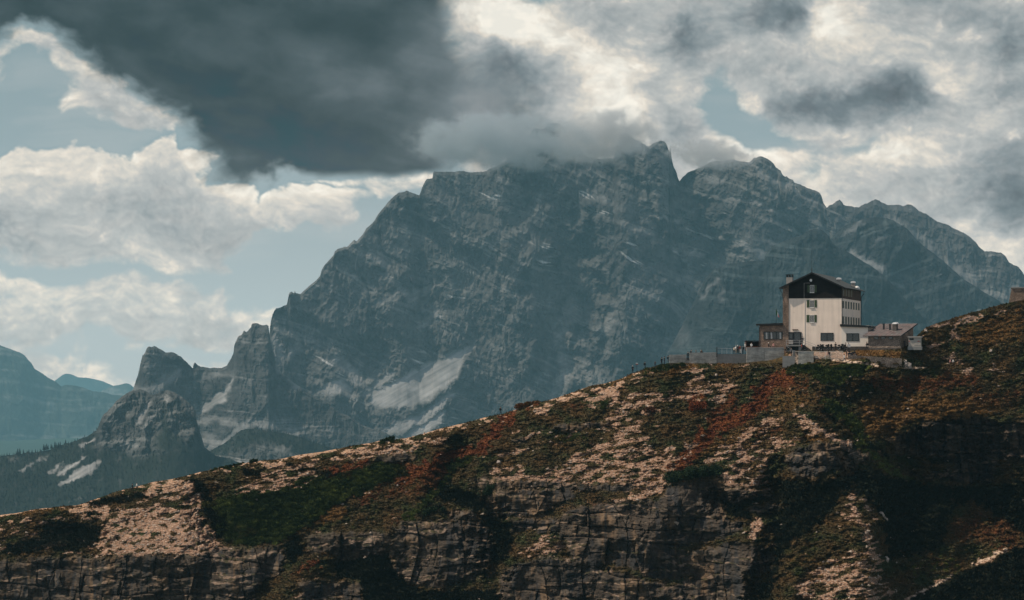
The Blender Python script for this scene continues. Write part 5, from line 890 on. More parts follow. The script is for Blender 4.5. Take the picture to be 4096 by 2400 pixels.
a = SF.at(*R1(1912, 920), 2.6)[0]; ck = MB().box(a - .42, a + .42, 2.2, 3.0, rz_(2.4) - .3, rz_(2.4) + 1.25).obj('chimney', 'plinth', ob); MB().prism([(a - .55, rz_(2.4) + 1.252), (a + .5, rz_(2.4) + 1.252), (a + .55, rz_(2.4) + 1.4), (a + .3, rz_(2.4) + 1.62), (a - .3, rz_(2.4) + 1.58)], 2.1, 3.1).obj('chimney_cap', 'metal_w', ck)
MB().box(wS + .002, wS + .05, 1.6, 2.4, .3, 1.9).obj('door', 'wood_d', ob)
# transformer cabinet
CF = Frame(*R4(935, 972), 489.5, math.radians(14)); cb_ = empty('service_cabinet', CF.O, -CF.az, 'pale service cabinet with double doors and red warning marks beside the stone outbuilding', 'cabinet')
cw = CF.at(*R4(1112, 972))[0]; ch = CF.at(*R4(935, 856))[1]
MB().box(.05, cw - .05, 0, 1.6, -.1, ch).obj('cabinet_body', 'cabinet', cb_); MB().box(-.12, cw + .15, -.25, 1.8, ch + .002, ch + .24).obj('roof', 'concrete_l', cb_)
MB().box(-.1, cw + .1, -.1, 1.8, -.8, -.102).obj('plinth', 'concrete', cb_)
for k in range(2):
    x0 = cw * .47 + k * cw * .255; d = MB().box(x0, x0 + cw * .245, -.03, -.002, .15, ch - .35).obj('door', 'cabinet', cb_); MB().box(x0 + (.5 if k else .08), x0 + (.56 if k else .14), -.06, -.032, ch * .42, ch * .52).obj('handle', 'metal_d', d)
MB().box(.2, cw * .42, -.03, -.002, ch - .5, ch - .15).obj('louvre', 'dark', cb_)
for x in (.22, cw * .84, cw * .76):
    z = ch * .58; MB().prism([(x - .13, z - .12), (x + .13, z - .12), (x, z + .13)], -.045, -.033).obj('warning_mark', 'warn', cb_)
# old stone fort wall at the right edge
FF = Frame(*R4(2290, 392), 531.0, math.radians(12)); ft = empty('stone_fort_ruin', FF.O, -FF.az, 'old battered stone building with a flat slab roof on the hill at the right edge', 'stone building')
fh = FF.at(*R4(2350, 182))[1]; fb = FF.at(*R4(2350, 182))[0]
MB().hexa([(0, 0, -1.5), (11, 0, -1.5), (11, 9, -1.5), (0, 9, -1.5), (fb, .35, fh), (11, .35, fh), (11, 9, fh), (fb, 9, fh)]).obj('wall', 'stone', ft); MB().box(fb - .15, 11.2, .1, 9.2, fh + .002, fh + .28).obj('roof', 'concrete', ft)
# ================================================================ terrace, retaining walls, railings
def slab(name, u0, u1, vt0, vt1, vb, y0, y1, mt, label, depth=.45, group='retaining walls below the hut', coping=True, jag=0):
    """a wall from (u0, y0) to (u1, y1); its top runs from vt0 to vt1"""
    A, B = qt(u0, vt0, y0), qt(u1, vt1, y1); d = B - A; L = math.hypot(d.x, d.y); az = math.atan2(-d.y, d.x)
    zb = min(qt(u0, vb, y0).z, qt(u1, vb, y1).z) - 1.0
    e = empty(name, (A.x, A.y, zb), -az, label, 'wall', group)
    MB().hexa([(0, 0, 0), (L, 0, 0), (L, depth, 0), (0, depth, 0), (0, 0, A.z - zb), (L, 0, B.z - zb), (L, depth, B.z - zb), (0, depth, A.z - zb)]).obj('wall_face', mt, e)
    if coping: MB().hexa([(-.02, -.04, A.z - zb + .002), (L + .02, -.04, B.z - zb + .002), (L + .02, depth + .04, B.z - zb + .002), (-.02, depth + .04, A.z - zb + .002), (-.02, -.04, A.z - zb + .09), (L + .02, -.04, B.z - zb + .09), (L + .02, depth + .04, B.z - zb + .09), (-.02, depth + .04, A.z - zb + .09)]).obj('coping', 'coping' if coping is True else coping, e)
    return e
slab('retaining_wall', 2678.5, 2745, 1421, 1420.5, 1455, 502.3, 502.3, 'ashlar', 'short grey coursed stone wall at the left end of the terrace walls')
slab('retaining_wall', 2746, 2757, 1440, 1440, 1455, 502.6, 502.6, 'ashlar', 'low grey block filling the gap between the two leftmost terrace walls', coping=False)
slab('retaining_wall', 2758, 2866, 1413, 1411, 1458, 502.2, 502.2, 'ashlar', 'long grey coursed stone wall with heads showing above it, second from the left')
slab('retaining_wall', 2867, 2986, 1417.5, 1417.5, 1455, 502.8, 502.8, 'concrete', 'smooth grey wall under the group of people and the railing', coping='concrete')
slab('retaining_wall', 2987, 3056.5, 1391.5, 1391.5, 1452, 498.6, 498.6, 'ashlar', 'tall grey coursed stone wall below the brown kiosk')
slab('retaining_wall', 3057.6, 3136, 1391.5, 1391.5, 1448, 498.6, 498.4, 'ashlar', 'tall grey coursed stone wall below the picnic tables')
gy = lambda u, v: ground_at(u, v).y
yb = gy(3223, 1452)
slab('retaining_wall', 3130, 3181, 1424, 1424, 1450, yb + 1.6, yb + 1.2, 'concrete', 'low dark grey wall between the tall stone wall and the square stone pier', coping=False)
slab('retaining_wall', 3171, 3181, 1401, 1401, 1450, yb + 1.9, yb + 1.9, 'concrete', 'narrow grey wall end just left of the square stone pier', coping=False, depth=.6)
e = empty('stone_pier', qt(3193, 1470, yb), math.radians(-7.0), 'square stone pier with a bright sunlit left side beside the railing', 'wall', 'retaining walls below the hut')
hp = qt(3193, 1406.5, yb).z - e.location.z
MB().box(0, 3.1, 0, 1.6, -.5, hp).obj('wall_face', 'ashlar', e)
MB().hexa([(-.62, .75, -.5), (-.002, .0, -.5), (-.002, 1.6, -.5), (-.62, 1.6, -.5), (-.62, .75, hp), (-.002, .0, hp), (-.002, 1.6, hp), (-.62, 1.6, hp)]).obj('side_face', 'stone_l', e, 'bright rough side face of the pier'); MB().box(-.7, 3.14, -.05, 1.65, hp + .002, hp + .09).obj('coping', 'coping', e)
slab('retaining_wall', 3254, 3345, 1431, 1443, 1458, yb + .5, yb - .6, 'concrete', 'low dark grey wall below the barred railing', coping=False)
slab('retaining_wall', 3392, 3608, 1420, 1433.5, 1452, gy(3392, 1436), gy(3600, 1458) , 'stone_l', 'long low rubble stone wall beside the path right of the railing', depth=.6, coping=False)
terr = lambda nm, pts, zt, h: tag(MB().hexa([(x, y, zt - h) for x, y in pts] + [(x, y, zt) for x, y in pts]).obj(nm, 'concrete'), kind='structure')
X_ = lambda u, y: (u - 2048) / F * y
zA = (VH - 1432) / F * 503; zB = (VH - 1419.5) / F * 503.3; zC = (VH - 1403.5) / F * 503
terr('terrace_paving', [(X_(2679, 502.8), 502.8), (X_(2866, 502.8), 502.8), (X_(2866, 516), 516), (X_(2679, 516), 516)], zA, 3)
terr('terrace_paving', [(X_(2867, 503.4), 503.4), (X_(2986, 503.4), 503.4), (X_(2986, 516), 516), (X_(2867, 516), 516)], zB, 3.5)
terr('terrace_paving', [(X_(2987.5, 499.1), 499.1), (X_(3128, 499.1), 499.1), (X_(3122, 518), 518), (X_(2987.5, 518), 518)], zC, 4)
# terrace railing with posts and wires
def railing(name, label, u0, u1, vt, vb, y0, y1, posts, rails, infill=0, group='railings around the hut', mt='metal', vt1=None, vb1=None):
    vt1 = vt if vt1 is None else vt1; vb1 = vb if vb1 is None else vb1
    A, B = qt(u0, vb, y0), qt(u1, vb1, y1); d = B - A; L = d.length; R_ = Matrix.Rotation(0, 3, 'Z')
    e = empty(name, A, 0, label, 'railing', group); hA = qt(u0, vt, y0).z - A.z; hB = qt(u1, vt1, y1).z - B.z
    P = lambda t, h: (d.x * t, d.y * t, d.z * t + h * (hA + (hB - hA) * t))
    for k in range(posts): t = k / (posts - 1); MB().tube([P(t, -.1), P(t, 1)], .035, 6).obj('post', mt, e)
    for h in rails: MB().tube([P(0, h), P(1, h)], .018 if h < .95 else .035, 6).obj('rail', mt, e)
    if infill:
        m = MB()
        for k in range(infill): t = (k + .5) / infill; m.tube([P(t, .08), P(t, .97)], .016, 4)
        m.obj('bar_infill', mt, e)
    return e
railing('terrace_railing', 'thin wire railing on the terrace behind the group of people', 2868, 2986, 1392.5, 1418, 503.6, 503.6, 7, (.3, .5, .7, 1.0), vt1=1396)
po = empty('gate_post', qt(2867.5, 1420, 502.0), 0, 'tall dark post at the left end of the terrace railing', 'post'); MB().box(-.09, .09, -.09, .09, -.5, 1.62).obj('post_shaft', 'metal_d', po); MB().box(-.12, .12, -.12, .12, 1.622, 1.70).obj('post_cap', 'metal_d', po)
railing('barred_railing', 'long pale railing of thin vertical bars above the low wall', 3254, 3372, 1407, 1431, gy(3300, 1436) + .2, gy(3370, 1440), 6, (.06, 1.0), 52, mt='coping', vt1=1405, vb1=1441)
# kiosk on the terrace
zk = zC; kx0 = qt(2984.5, 1391, 506); kk = empty('kiosk', (kx0.x, 506, zk), 0, 'dark brown wooden kiosk with a thin flat roof left of the hut', 'kiosk')
kw = X_(3036, 506) - kx0.x; kh = qt(2984, 1364.5, 506).z - zk
MB().box(0, .12, 0, 2.6, 0, kh).box(kw - .12, kw, 0, 2.6, 0, kh).box(.121, kw - .121, 2.5, 2.6, 0, kh).box(.121, kw - .121, .3, .4, 0, .85).obj('wall', 'wood_d', kk)
MB().prism([(-.18, kh + .002), (kw + .1, kh + .06), (kw + .1, kh + .16), (-.18, kh + .10)], -.35, 2.8).obj('roof', 'wood_d', kk); MB().box(.121, kw - .121, .2, .5, .852, .92).obj('counter', 'wood', kk)
# picnic tables
def picnic(u, v, y, rz, label, mt='wood'):
    e = empty('picnic_table', qt(u, v, y), rz, label, 'picnic table', 'picnic tables on the terrace'); e.location.z = zC
    MB().box(-.9, .9, -.36, .36, .70, .75).obj('table_top', mt, e)
    for s in (-1, 1):
        MB().box(-.9, .9, s * .72 - .13, s * .72 + .13, .42, .46).obj('bench', mt, e)
        MB().add([(s * .65 - .03, -.7, 0), (s * .65 + .03, -.7, 0), (s * .65 + .03, -.62, 0), (s * .65 - .03, -.62, 0), (s * .65 - .03, -.3, .70), (s * .65 + .03, -.3, .70), (s * .65 + .03, -.22, .70), (s * .65 - .03, -.22, .70)], [(0, 3, 2, 1), (4, 5, 6, 7), (0, 1, 5, 4), (1, 2, 6, 5), (2, 3, 7, 6), (3, 0, 4, 7)]).add([(s * .65 - .03, .7, 0), (s * .65 + .03, .7, 0), (s * .65 + .03, .62, 0), (s * .65 - .03, .62, 0), (s * .65 - .03, .3, .70), (s * .65 + .03, .3, .70), (s * .65 + .03, .22, .70), (s * .65 - .03, .22, .70)], [(0, 3, 2, 1), (4, 5, 6, 7), (0, 1, 5, 4), (1, 2, 6, 5), (2, 3, 7, 6), (3, 0, 4, 7)]).box(s * .65 - .035, s * .65 + .035, -.8, .8, .36, .42).obj('leg', mt, e)
    return e
picnic(3103, 1390, 500.3, .1, 'orange wooden picnic table on the terrace in front of the three-pane window'); picnic(3003, 1390, 501.5, .0, 'wooden picnic table in front of the brown kiosk')
picnic(3072, 1390, 500.6, -.2, 'wooden picnic table at which the dark figure sits')
# signs
def sign(u, vb, vt, y, w_, h_, label, mt='white', extra=None, z=None):
    p = qt(u, vb, y); e = empty('sign', p, 0, label, 'sign'); H = (vb - vt) / F * y
    MB().tube([(0, 0, -.3), (0, 0, H)], .035, 6).obj('pole', 'metal_d', e); MB().box(-w_ / 2, w_ / 2, -.06, -.03, H - h_, H).obj('panel', mt, e)
    if extra: MB().box(-w_ / 2, w_ / 2, -.061, -.03, H - h_ - .07 - extra, H - h_ - .07).obj('panel', 'warn', e, 'lower faded red panel')
    return e
sign(2547.5, 1484, 1451, gy(2547, 1487), .5, .22, 'small white trail sign on a thin pole between the walkers on the ridge', extra=.12)
gs = ground_at(3397, 1412); sign(3397, 1408, 1377, gs.y, .48, .6, 'white notice board on a dark post near the parked motorcycles')
# ================================================================ people
SKN = mat('skin', (.42, .24, .17), .7, var=.05); HAIR = mat('dark_hair', (.02, .014, .01), .8); HAIRL = mat('grey_hair', (.35, .32, .28), .8)
CLO = {k: mat('cloth_' + k, c, .9, var=.15, scale=8) for k, c in dict(black=(.010, .010, .012), navy=(.016, .022, .04), charcoal=(.028, .03, .033), white=(.72, .70, .66), cream=(.50, .42, .33), red=(.32, .05, .03), pink=(.55, .28, .24), blue=(.05, .10, .18), brown=(.07, .045, .03), grey=(.16, .16, .16), tan=(.34, .25, .17)).items()}
_pc = {}
def body_mesh(pose):
    if pose in _pc: return _pc[pose]
    J = dict(pel=(0, 0, .95), sp1=(0, -.01, 1.10), sp2=(0, .0, 1.30), nk=(0, .01, 1.47), hd0=(0, -.01, 1.56), hd1=(0, -.02, 1.66), hd2=(0, -.01, 1.72), ns=(0, -.115, 1.61))
    leg = {s: dict(hip=(s * .09, 0, .90), kn=(s * .10, -.01, .49), an=(s * .10, .02, .09), to=(s * .12, -.16, .035)) for s in (-1, 1)}
    arm = {s: dict(sh=(s * .185, 0, 1.40), el=(s * .25, .02, 1.12), wr=(s * .26, -.05, .88)) for s in (-1, 1)}
    if pose == 'walk':
        leg[1] = dict(hip=(.09, 0, .90), kn=(.10, -.20, .52), an=(.10, -.30, .11), to=(.11, -.47, .10)); leg[-1] = dict(hip=(-.09, 0, .90), kn=(-.10, .10, .50), an=(-.10, .36, .17), to=(-.11, .24, .04))
        arm[1] = dict(sh=(.185, 0, 1.40), el=(.25, .16, 1.15), wr=(.25, .14, .92)); arm[-1] = dict(sh=(-.185, 0, 1.40), el=(-.25, -.10, 1.13), wr=(-.23, -.30, 1.0))
    if pose in ('talk', 'phone'):
        arm[1] = dict(sh=(.185, 0, 1.40), el=(.25, -.06, 1.14), wr=(.12, -.27, 1.22 if pose == 'talk' else 1.40)); leg[-1]['kn'] = (-.12, -.03, .49)
    if pose == 'arms': 
        for s in (-1, 1): arm[s] = dict(sh=(s * .185, 0, 1.40), el=(s * .33, -.02, 1.15), wr=(s * .16, -.16, 1.08))
    if pose == 'sit':
        for s in (-1, 1):
            leg[s] = dict(hip=(s * .09, 0, .92), kn=(s * .12, -.42, .95), an=(s * .12, -.44, .53), to=(s * .13, -.60, .48)); arm[s] = dict(sh=(s * .185, 0, 1.40), el=(s * .25, -.10, 1.14), wr=(s * .14, -.34, 1.16))
    if pose == 'bend':
        up = ('sp1', 'sp2', 'nk', 'hd0', 'hd1', 'hd2', 'ns'); A = math.radians(38)
        rot = lambda p: (p[0], p[1] * math.cos(A) - (p[2] - .95) * math.sin(A), .95 + (p[2] - .95) * math.cos(A) + p[1] * math.sin(A))
        for k in up: J[k] = rot(J[k])
        for s in (-1, 1): sh = rot((s * .185, 0, 1.40)); arm[s] = dict(sh=sh, el=(s * .22, sh[1] - .12, sh[2] - .25), wr=(s * .14, sh[1] - .30, sh[2] - .36))
    vs, es, rd = [], [], []
    def V(p, r): vs.append(p); rd.append(r if isinstance(r, tuple) else (r, r)); return len(vs) - 1
    pel = V(J['pel'], (.145, .11)); s1 = V(J['sp1'], (.125, .10)); s2 = V(J['sp2'], (.155, .115)); nk = V(J['nk'], .055); h0 = V(J['hd0'], .07); h1 = V(J['hd1'], .088); h2 = V(J['hd2'], .055); ns = V(J['ns'], .018)
    es += [(pel, s1), (s1, s2), (s2, nk), (nk, h0), (h0, h1), (h1, h2), (h0, ns)]
    fingers = []
    for s in (-1, 1):
        l = leg[s]; a = V(l['hip'], .088); b = V(l['kn'], .06); c = V(l['an'], .042); d = V(l['to'], (.042, .03)); es += [(pel, a), (a, b), (b, c), (c, d)]
        l = arm[s]; a = V(l['sh'], .06); b = V(l['el'], .042); c = V(l['wr'], .028); w_, e_ = Vector(l['wr']), Vector(l['el']); dr = (w_ - e_).normalized(); pm = w_ + dr * .075; d = V(tuple(pm), (.038, .022)); es += [(s2, a), (a, b), (b, c), (c, d)]
        side = Vector((0, 1, 0)) if abs(dr.y) < .8 else Vector((1, 0, 0)); side = (side - dr * side.dot(dr)).normalized(); nrm = dr.cross(side) * s
        for k, ln in enumerate((.070, .080, .076, .060)):
            o0 = pm + side * (.028 - k * .019) - dr * .01; fingers.append([o0, o0 + dr * ln * .55 + nrm * .006, o0 + dr * ln * .95 + nrm * .028])
        t0 = w_ + dr * .03 + side * .025; fingers.append([t0, t0 + dr * .03 + side * .03, t0 + dr * .06 + side * .035 + nrm * .012])
    def skin(vs, es, rd, root):
        me = bpy.data.meshes.new('t'); me.from_pydata(vs, es, []); bm = bmesh.new(); bm.from_mesh(me); ly = bm.verts.layers.skin.verify(); bm.verts.ensure_lookup_table()
        for i, v in enumerate(bm.verts): v[ly].radius = rd[i]; v[ly].use_root = (i == root)
        bm.to_mesh(me); bm.free(); o = bpy.data.objects.new('t', me); COL.objects.link(o); o.modifiers.new('s', 'SKIN'); sb = o.modifiers.new('b', 'SUBSURF'); sb.levels = 1; sb.render_levels = 1
        dg = bpy.context.evaluated_depsgraph_get(); r = bpy.data.meshes.new_from_object(o.evaluated_get(dg)); bpy.data.objects.remove(o); bpy.data.meshes.remove(me); return r
    me = skin(vs, es, rd, pel); bm = bmesh.new(); bm.from_mesh(me)
    for f in fingers:
        m2 = MB().tube([tuple(p) for p in f], .0095, 6, r2=.007); t2 = bpy.data.meshes.new('t'); t2.from_pydata(m2.v, [], m2.f); bm.from_mesh(t2); bpy.data.meshes.remove(t2)
    bm.to_mesh(me); bm.free()
    wr = [Vector(arm[s]['wr']) for s in (-1, 1)]; hd = Vector(J['nk']); hips = Vector(J['pel']); ans = [Vector(leg[s]['an']) for s in (-1, 1)]; up = (hd - hips).normalized()
    for p in me.polygons:
        c = p.center; i = 1
        arm_d = min((c - w_).length for w_ in wr)
        if (c - hd).dot(up) > .0: i = 0
        elif any(0 < (c - w_).dot((w_ - Vector(arm[s]['el'])).normalized()) < .24 and (c - w_ - (w_ - Vector(arm[s]['el'])).normalized() * (c - w_).dot((w_ - Vector(arm[s]['el'])).normalized())).length < .062 for s, w_ in zip((-1, 1), wr)): i = 0
        elif min((c - a).length for a in ans) < .10 or (min((c - a).length for a in ans) < .26 and c.z < min(a.z for a in ans) + .05): i = 3
        elif (c - hips).dot(up) < .02 and min((c - (Vector(arm[s]['el']) + w_) / 2).length for s, w_ in zip((-1, 1), wr)) > .16: i = 2
        p.material_index = i; p.use_smooth = True
    h = MB().ball((J['hd1'][0], J['hd1'][1] + .018, J['hd1'][2] + .012), .112, 12, 7, .95, 1.05, 1.0, zmin=-.25)
    hm = bpy.data.meshes.new('hair'); hm.from_pydata(h.v, [], h.f); hm.polygons.foreach_set('use_smooth', [True] * len(hm.polygons))
    eyes = [(s * .033, J['hd0'][1] - .07, J['hd0'][2] + .07) for s in (-1, 1)]
    _pc[pose] = (me, hm, J); return _pc[pose]
def person(loc, face, pose, top, legs, label, hair=HAIR, pack=None, scale=1.0, group=None, shoes='black', hat=None):
    me, hm, J = body_mesh(pose); me = me.copy()
    for m_ in (SKN, CLO[top], CLO[legs], CLO[shoes]): me.materials.append(m_)
    o = bpy.data.objects.new('person', me); COL.objects.link(o); o.location = loc; o.rotation_euler = (0, 0, face); o.scale = (scale,) * 3; tag(o, label, 'person', group)
    if pose == 'sit': o.location.z -= .48 * scale
    hm = hm.copy(); hm.materials.append(CLO[hat] if hat else hair); h = bpy.data.objects.new('hat' if hat else 'hair', hm); COL.objects.link(h); h.parent = o
    if pack:
        b = MB(); z = 1.25; y0 = J['sp2'][1]; z0 = J['sp2'][2] - .05; b.ball((0, y0 + .20, z0), .2, 10, 8, .85, .62, 1.2); p_ = b.obj('backpack', CLO[pack], o, smooth=True)
        MB().tube([(-.1, y0 + .1, z0 + .2), (-.11, y0 - .11, z0 + .1), (-.11, y0 - .08, z0 - .15)], .02, 5).tube([(.1, y0 + .1, z0 + .2), (.11, y0 - .11, z0 + .1), (.11, y0 - .08, z0 - .15)], .02, 5).obj('strap', CLO[pack], p_)
    return o
R_, L_f, FWD, AWAY = math.radians(90), math.radians(-90), 0.0, math.radians(180)
g0 = ground_at
def on(u, v, sink=.03):
    p = g0(u, v); return Vector((p.x, p.y, p.z - sink))
person(on(528, 1965), R_ + .2, 'walk', 'black', 'black', 'person in black striding, left of the pair walking on the far left of the ridge', scale=1.0)
person(on(546, 1959), R_ + .3, 'walk', 'white', 'black', 'person in a white top, right of the pair on the far left of the ridge', scale=.95)
person(on(2002, 1659), R_ + .4, 'walk', 'black', 'charcoal', 'lone hiker with a black backpack at the middle of the ridge', pack='black', scale=1.0)
person(on(2529, 1493), FWD + .4, 'arms', 'charcoal', 'black', 'person with folded arms and pale hair, lowest of the walkers left of the trail sign', hair=HAIRL)
person(on(2578, 1478), R_ + .3, 'walk', 'black', 'charcoal', 'dark clad walker with a backpack just right of the trail sign', pack='charcoal', scale=.98)
person(on(2619, 1467), FWD, 'talk', 'brown', 'navy', 'small person in a brown top between the trail sign and the group of dark figures', scale=.74)
person(on(2645, 1461), FWD + .5, 'talk', 'black', 'black', 'person in long black coat, left of the close pair below the terrace walls')
person(on(2656, 1458), L_f + .4, 'phone', 'black', 'navy', 'person in dark jacket raising a hand, right of the close pair below the terrace walls', scale=.98)
person(on(2672, 1454), R_, 'stand', 'black', 'charcoal', 'person in black with a backpack standing against the end of the leftmost terrace wall', pack='black', scale=.98)
def onz(u, y, z): return Vector((X_(u, y), y, z))
person(onz(2752, 502.45, qt(2752, 1440, 502.6).z), AWAY, 'stand', 'black', 'black', 'person in black standing in the gap between the two leftmost terrace walls', scale=1.0)
person(onz(2765, 504.5, zA), R_, 'stand', 'charcoal', 'black', 'dark head and shoulders above the second terrace wall beside the gap', pack='black')
person(onz(2784, 504.5, zA), L_f, 'stand', 'black', 'black', 'small dark head with pale collar peeping over the middle of the second terrace wall', hair=HAIR, scale=.94)
person(onz(2804, 504.8, zA), FWD + .8, 'stand', 'black', 'navy', 'person with grey hair and black top above the second terrace wall', hair=HAIRL, scale=.97)
person(onz(2812, 505.2, zA), FWD - .8, 'bend', 'black', 'navy', 'person in black bending forward above the right part of the second terrace wall', scale=1.0)
zw = qt(2950, 1417.5, 503.0).z + .10
person(onz(2936, 503.05, zw), R_ + .6, 'stand', 'cream', 'black', 'person in a cream top, left end of the close group at the railing', scale=.86)
person(onz(2944, 503.25, zw), AWAY - .3, 'stand', 'white', 'tan', 'person with a big white rucksack in the close group at the railing', pack='white', hair=HAIRL)
person(onz(2951, 503.0, zw), FWD, 'stand', 'charcoal', 'black', 'person in charcoal with a pale cap at the middle of the close group', hat='white', scale=1.04)
person(onz(2959, 503.2, zw), FWD + .2, 'talk', 'red', 'cream', 'person in a red top and pale trousers in the close group', hat='grey', scale=1.04)
person(onz(2964, 503.0, zw), L_f, 'arms', 'brown', 'white', 'person in brown with white trousers, second from the right in the close group', scale=.98)
person(onz(2972, 503.15, zw), L_f + .3, 'stand', 'black', 'black', 'person all in black at the right end of the close group', pack='black', scale=.97)
person(onz(2980, 504.6, zC), R_, 'talk', 'white', 'grey', 'person in white standing just left of the brown kiosk', hair=HAIRL, scale=.98)
person(onz(3006, 500.78, zC + .46), AWAY, 'sit', 'white', 'grey', 'person in white seated at the table in front of the kiosk')
person(onz(3074, 499.85, zC + .46), R_, 'sit', 'black', 'black', 'person in black with a pale cap seated on the terrace below the three-pane window', hat='white')
person(onz(3094, 499.58, zC + .46), AWAY, 'sit', 'pink', 'charcoal', 'person in a pink top seated at the left of the orange picnic table')
q = HF.O + HF.ah * ha(778) + HF.bh * -1.2; person(Vector((q.x, q.y, HF.O.z + hh(1108))), FWD, 'arms', 'black', 'black', 'person in black standing on the landing by the entrance door', scale=1.0)
person(on(3165, 1424), AWAY + .4, 'stand', 'grey', 'black', 'person in a grey patterned top walking up past the square stone pier', scale=1.0)
q = SF.O + SF.ah * -1.0 + SF.bh * -1.4; person(on(3465, 1396), L_f + .3, 'walk', 'black', 'black', 'walker with a rucksack by the corner of the stone outbuilding', pack='black')
person(on(3318, 1435), L_f + .8, 'bend', 'black', 'charcoal', 'person in black leaning on the barred railing', pack='black', scale=1.0)
person(on(3310, 1434), FWD, 'stand', 'pink', 'tan', 'person in pink standing on the path behind the one leaning on the barred railing', scale=.86)
person(on(3375, 1449), R_ - .6, 'walk', 'white', 'grey', 'person in a white shirt and grey trousers walking down the path', scale=1.0)
person(on(3384, 1432), R_ - .2, 'stand', 'black', 'black', 'tall dark figure beside the white notice board', scale=1.0)
person(on(3340, 1402.5), AWAY, 'stand', 'black', 'charcoal', 'rider in black standing between the parked motorcycles', scale=1.0)
person(on(3382, 1403), L_f, 'talk', 'black', 'black', 'rider in black leather at the right of the motorcycles', scale=.98)
person(on(3392, 1403), AWAY, 'stand', 'blue', 'navy', 'person in blue behind the white notice board', scale=.95)
person(on(3800, 1464), R_, 'walk', 'pink', 'brown', 'person in a faded pink top, left of the two on the path below the hill', scale=.9)
person(on(3811, 1464), R_, 'walk', 'white', 'brown', 'person in a white top, right of the two on the path below the hill', scale=.9)
person(on(3205, 1404), R_, 'stand', 'red', 'black', 'person in red beside the motorcycle below the entrance stairs', scale=.9)
# ================================================================ motorcycles
def bike():
    e = empty('motorcycle', (0, 0, 0)); d = M['metal_d']
    for x, s in ((-.72, 0), (.74, 1)):
        w_ = MB().torus((x, 0, .31), .25, .065, 22, 8).obj('wheel', 'dark', e, smooth=True)
        r = MB().torus((x, 0, .31), .185, .014, 18, 5)
        for k in range(6): a = k * 1.047; r.tube([(x, 0, .31), (x + .18 * math.cos(a), 0, .31 + .18 * math.sin(a))], .012, 4)
        r.tube([(x, -.06, .31), (x, .06, .31)], .05, 8).obj('rim', 'metal', w_)
    MB().hexa([(-.22, -.15, .28), (.22, -.15, .28), (.22, .15, .28), (-.22, .15, .28), (-.18, -.17, .62), (.28, -.17, .62), (.28, .17, .62), (-.18, .17, .62)]).obj('engine', 'metal_d', e, bevel=.03)
    MB().prism([(.46, .62), (.40, .92), (.12, 1.0), (-.16, .90), (-.20, .74), (.1, .64)], -.16, .16).obj('tank', CLO['black'], e, bevel=.04)
    MB().prism([(.12, .80), (-.14, .84), (-.62, .86), (-.70, .93), (-.66, .76), (-.14, .72)], -.14, .14).obj('seat', 'fascia', e, bevel=.03)
    MB().tube([(.50, -.08, .95), (.74, -.09, .31)], .03, 6).tube([(.50, .08, .95), (.74, .09, .31)], .03, 6).obj('fork', 'metal', e)
    MB().tube([(.36, -.38, 1.08), (.46, -.2, 1.05), (.48, 0, 1.02), (.46, .2, 1.05), (.36, .38, 1.08)], .018, 6).obj('handlebar', 'metal_d', e)
    MB().prism([(.50, .78), (.68, .84), (.60, 1.06), (.44, 1.04)], -.17, .17).obj('front_fairing', CLO['black'], e, bevel=.03)
    MB().prism([(.60, 1.05), (.62, 1.05), (.48, 1.36), (.46, 1.35)], -.16, .16).obj('windscreen', 'glass', e); MB().ball((.68, 0, .93), .075, 8, 6, .6, 1, 1).obj('headlight', 'metal', e, smooth=True)
    for s in (-1, 1):
        MB().box(-.82, -.36, s * .24, s * .44, .48, .80).obj('pannier', 'metal_d', e, bevel=.03); MB().tube([(.44, s * .22, 1.06), (.42, s * .34, 1.24)], .01, 4).ball((.42, s * .36, 1.27), .05, 6, 4, .4, 1, .7).obj('mirror', 'metal_d', e)
    MB().box(-.92, -.56, -.2, .2, .94, 1.22).obj('top_box', CLO['black'], e, bevel=.04); MB().tube([(.2, -.17, .30), (-.4, -.22, .32), (-.8, -.24, .44)], .045, 8).obj('exhaust', 'metal', e)
    MB().prism([(-.50, .40), (-.98, .58), (-.98, .62), (-.50, .46)], -.07, .07).obj('mudguard', 'dark', e); MB().prism([(.48, .60), (.78, .66), (1.02, .52), (1.0, .50), (.76, .62), (.50, .57)], -.06, .06).obj('mudguard', 'dark', e)
    return e
b0 = bike(); spots = [(3276, 1404, 60, 'leftmost of the row of dark motorcycles against the plinth, nearest the stairs'), (3290, 1404, 75, 'second from the left in the row of dark motorcycles against the plinth'), (3309, 1404, 66, 'third from the left in the row of dark motorcycles under the left ground-floor window'), (3325, 1404, 80, 'fourth from the left in the row of dark motorcycles, beside the standing rider'), (3362, 1403.5, 55, 'dark motorcycle between the two ground-floor windows, left of the talking rider'),
    (3374, 1403.5, 100, 'dark motorcycle just left of the white notice board'), (3150, 1412, 70, 'dark touring motorcycle under the entrance landing with a white helmet on it'), (3211, 1406, 95, 'dark motorcycle at the foot of the stairs with a white helmet on its box'), (3407, 1427, 30, 'dark motorcycle standing apart at the left end of the rubble stone wall')]
for i, (u, v, r, lb) in enumerate(spots):
    o = b0 if i == 0 else copy_tree(b0); p = on(u, v, .0); o.location = p; o.rotation_euler = (0, 0, math.radians(r)); o.scale = (1.06,) * 3; tag(o, lb, 'motorcycle', 'motorcycles parked in front of the hut')
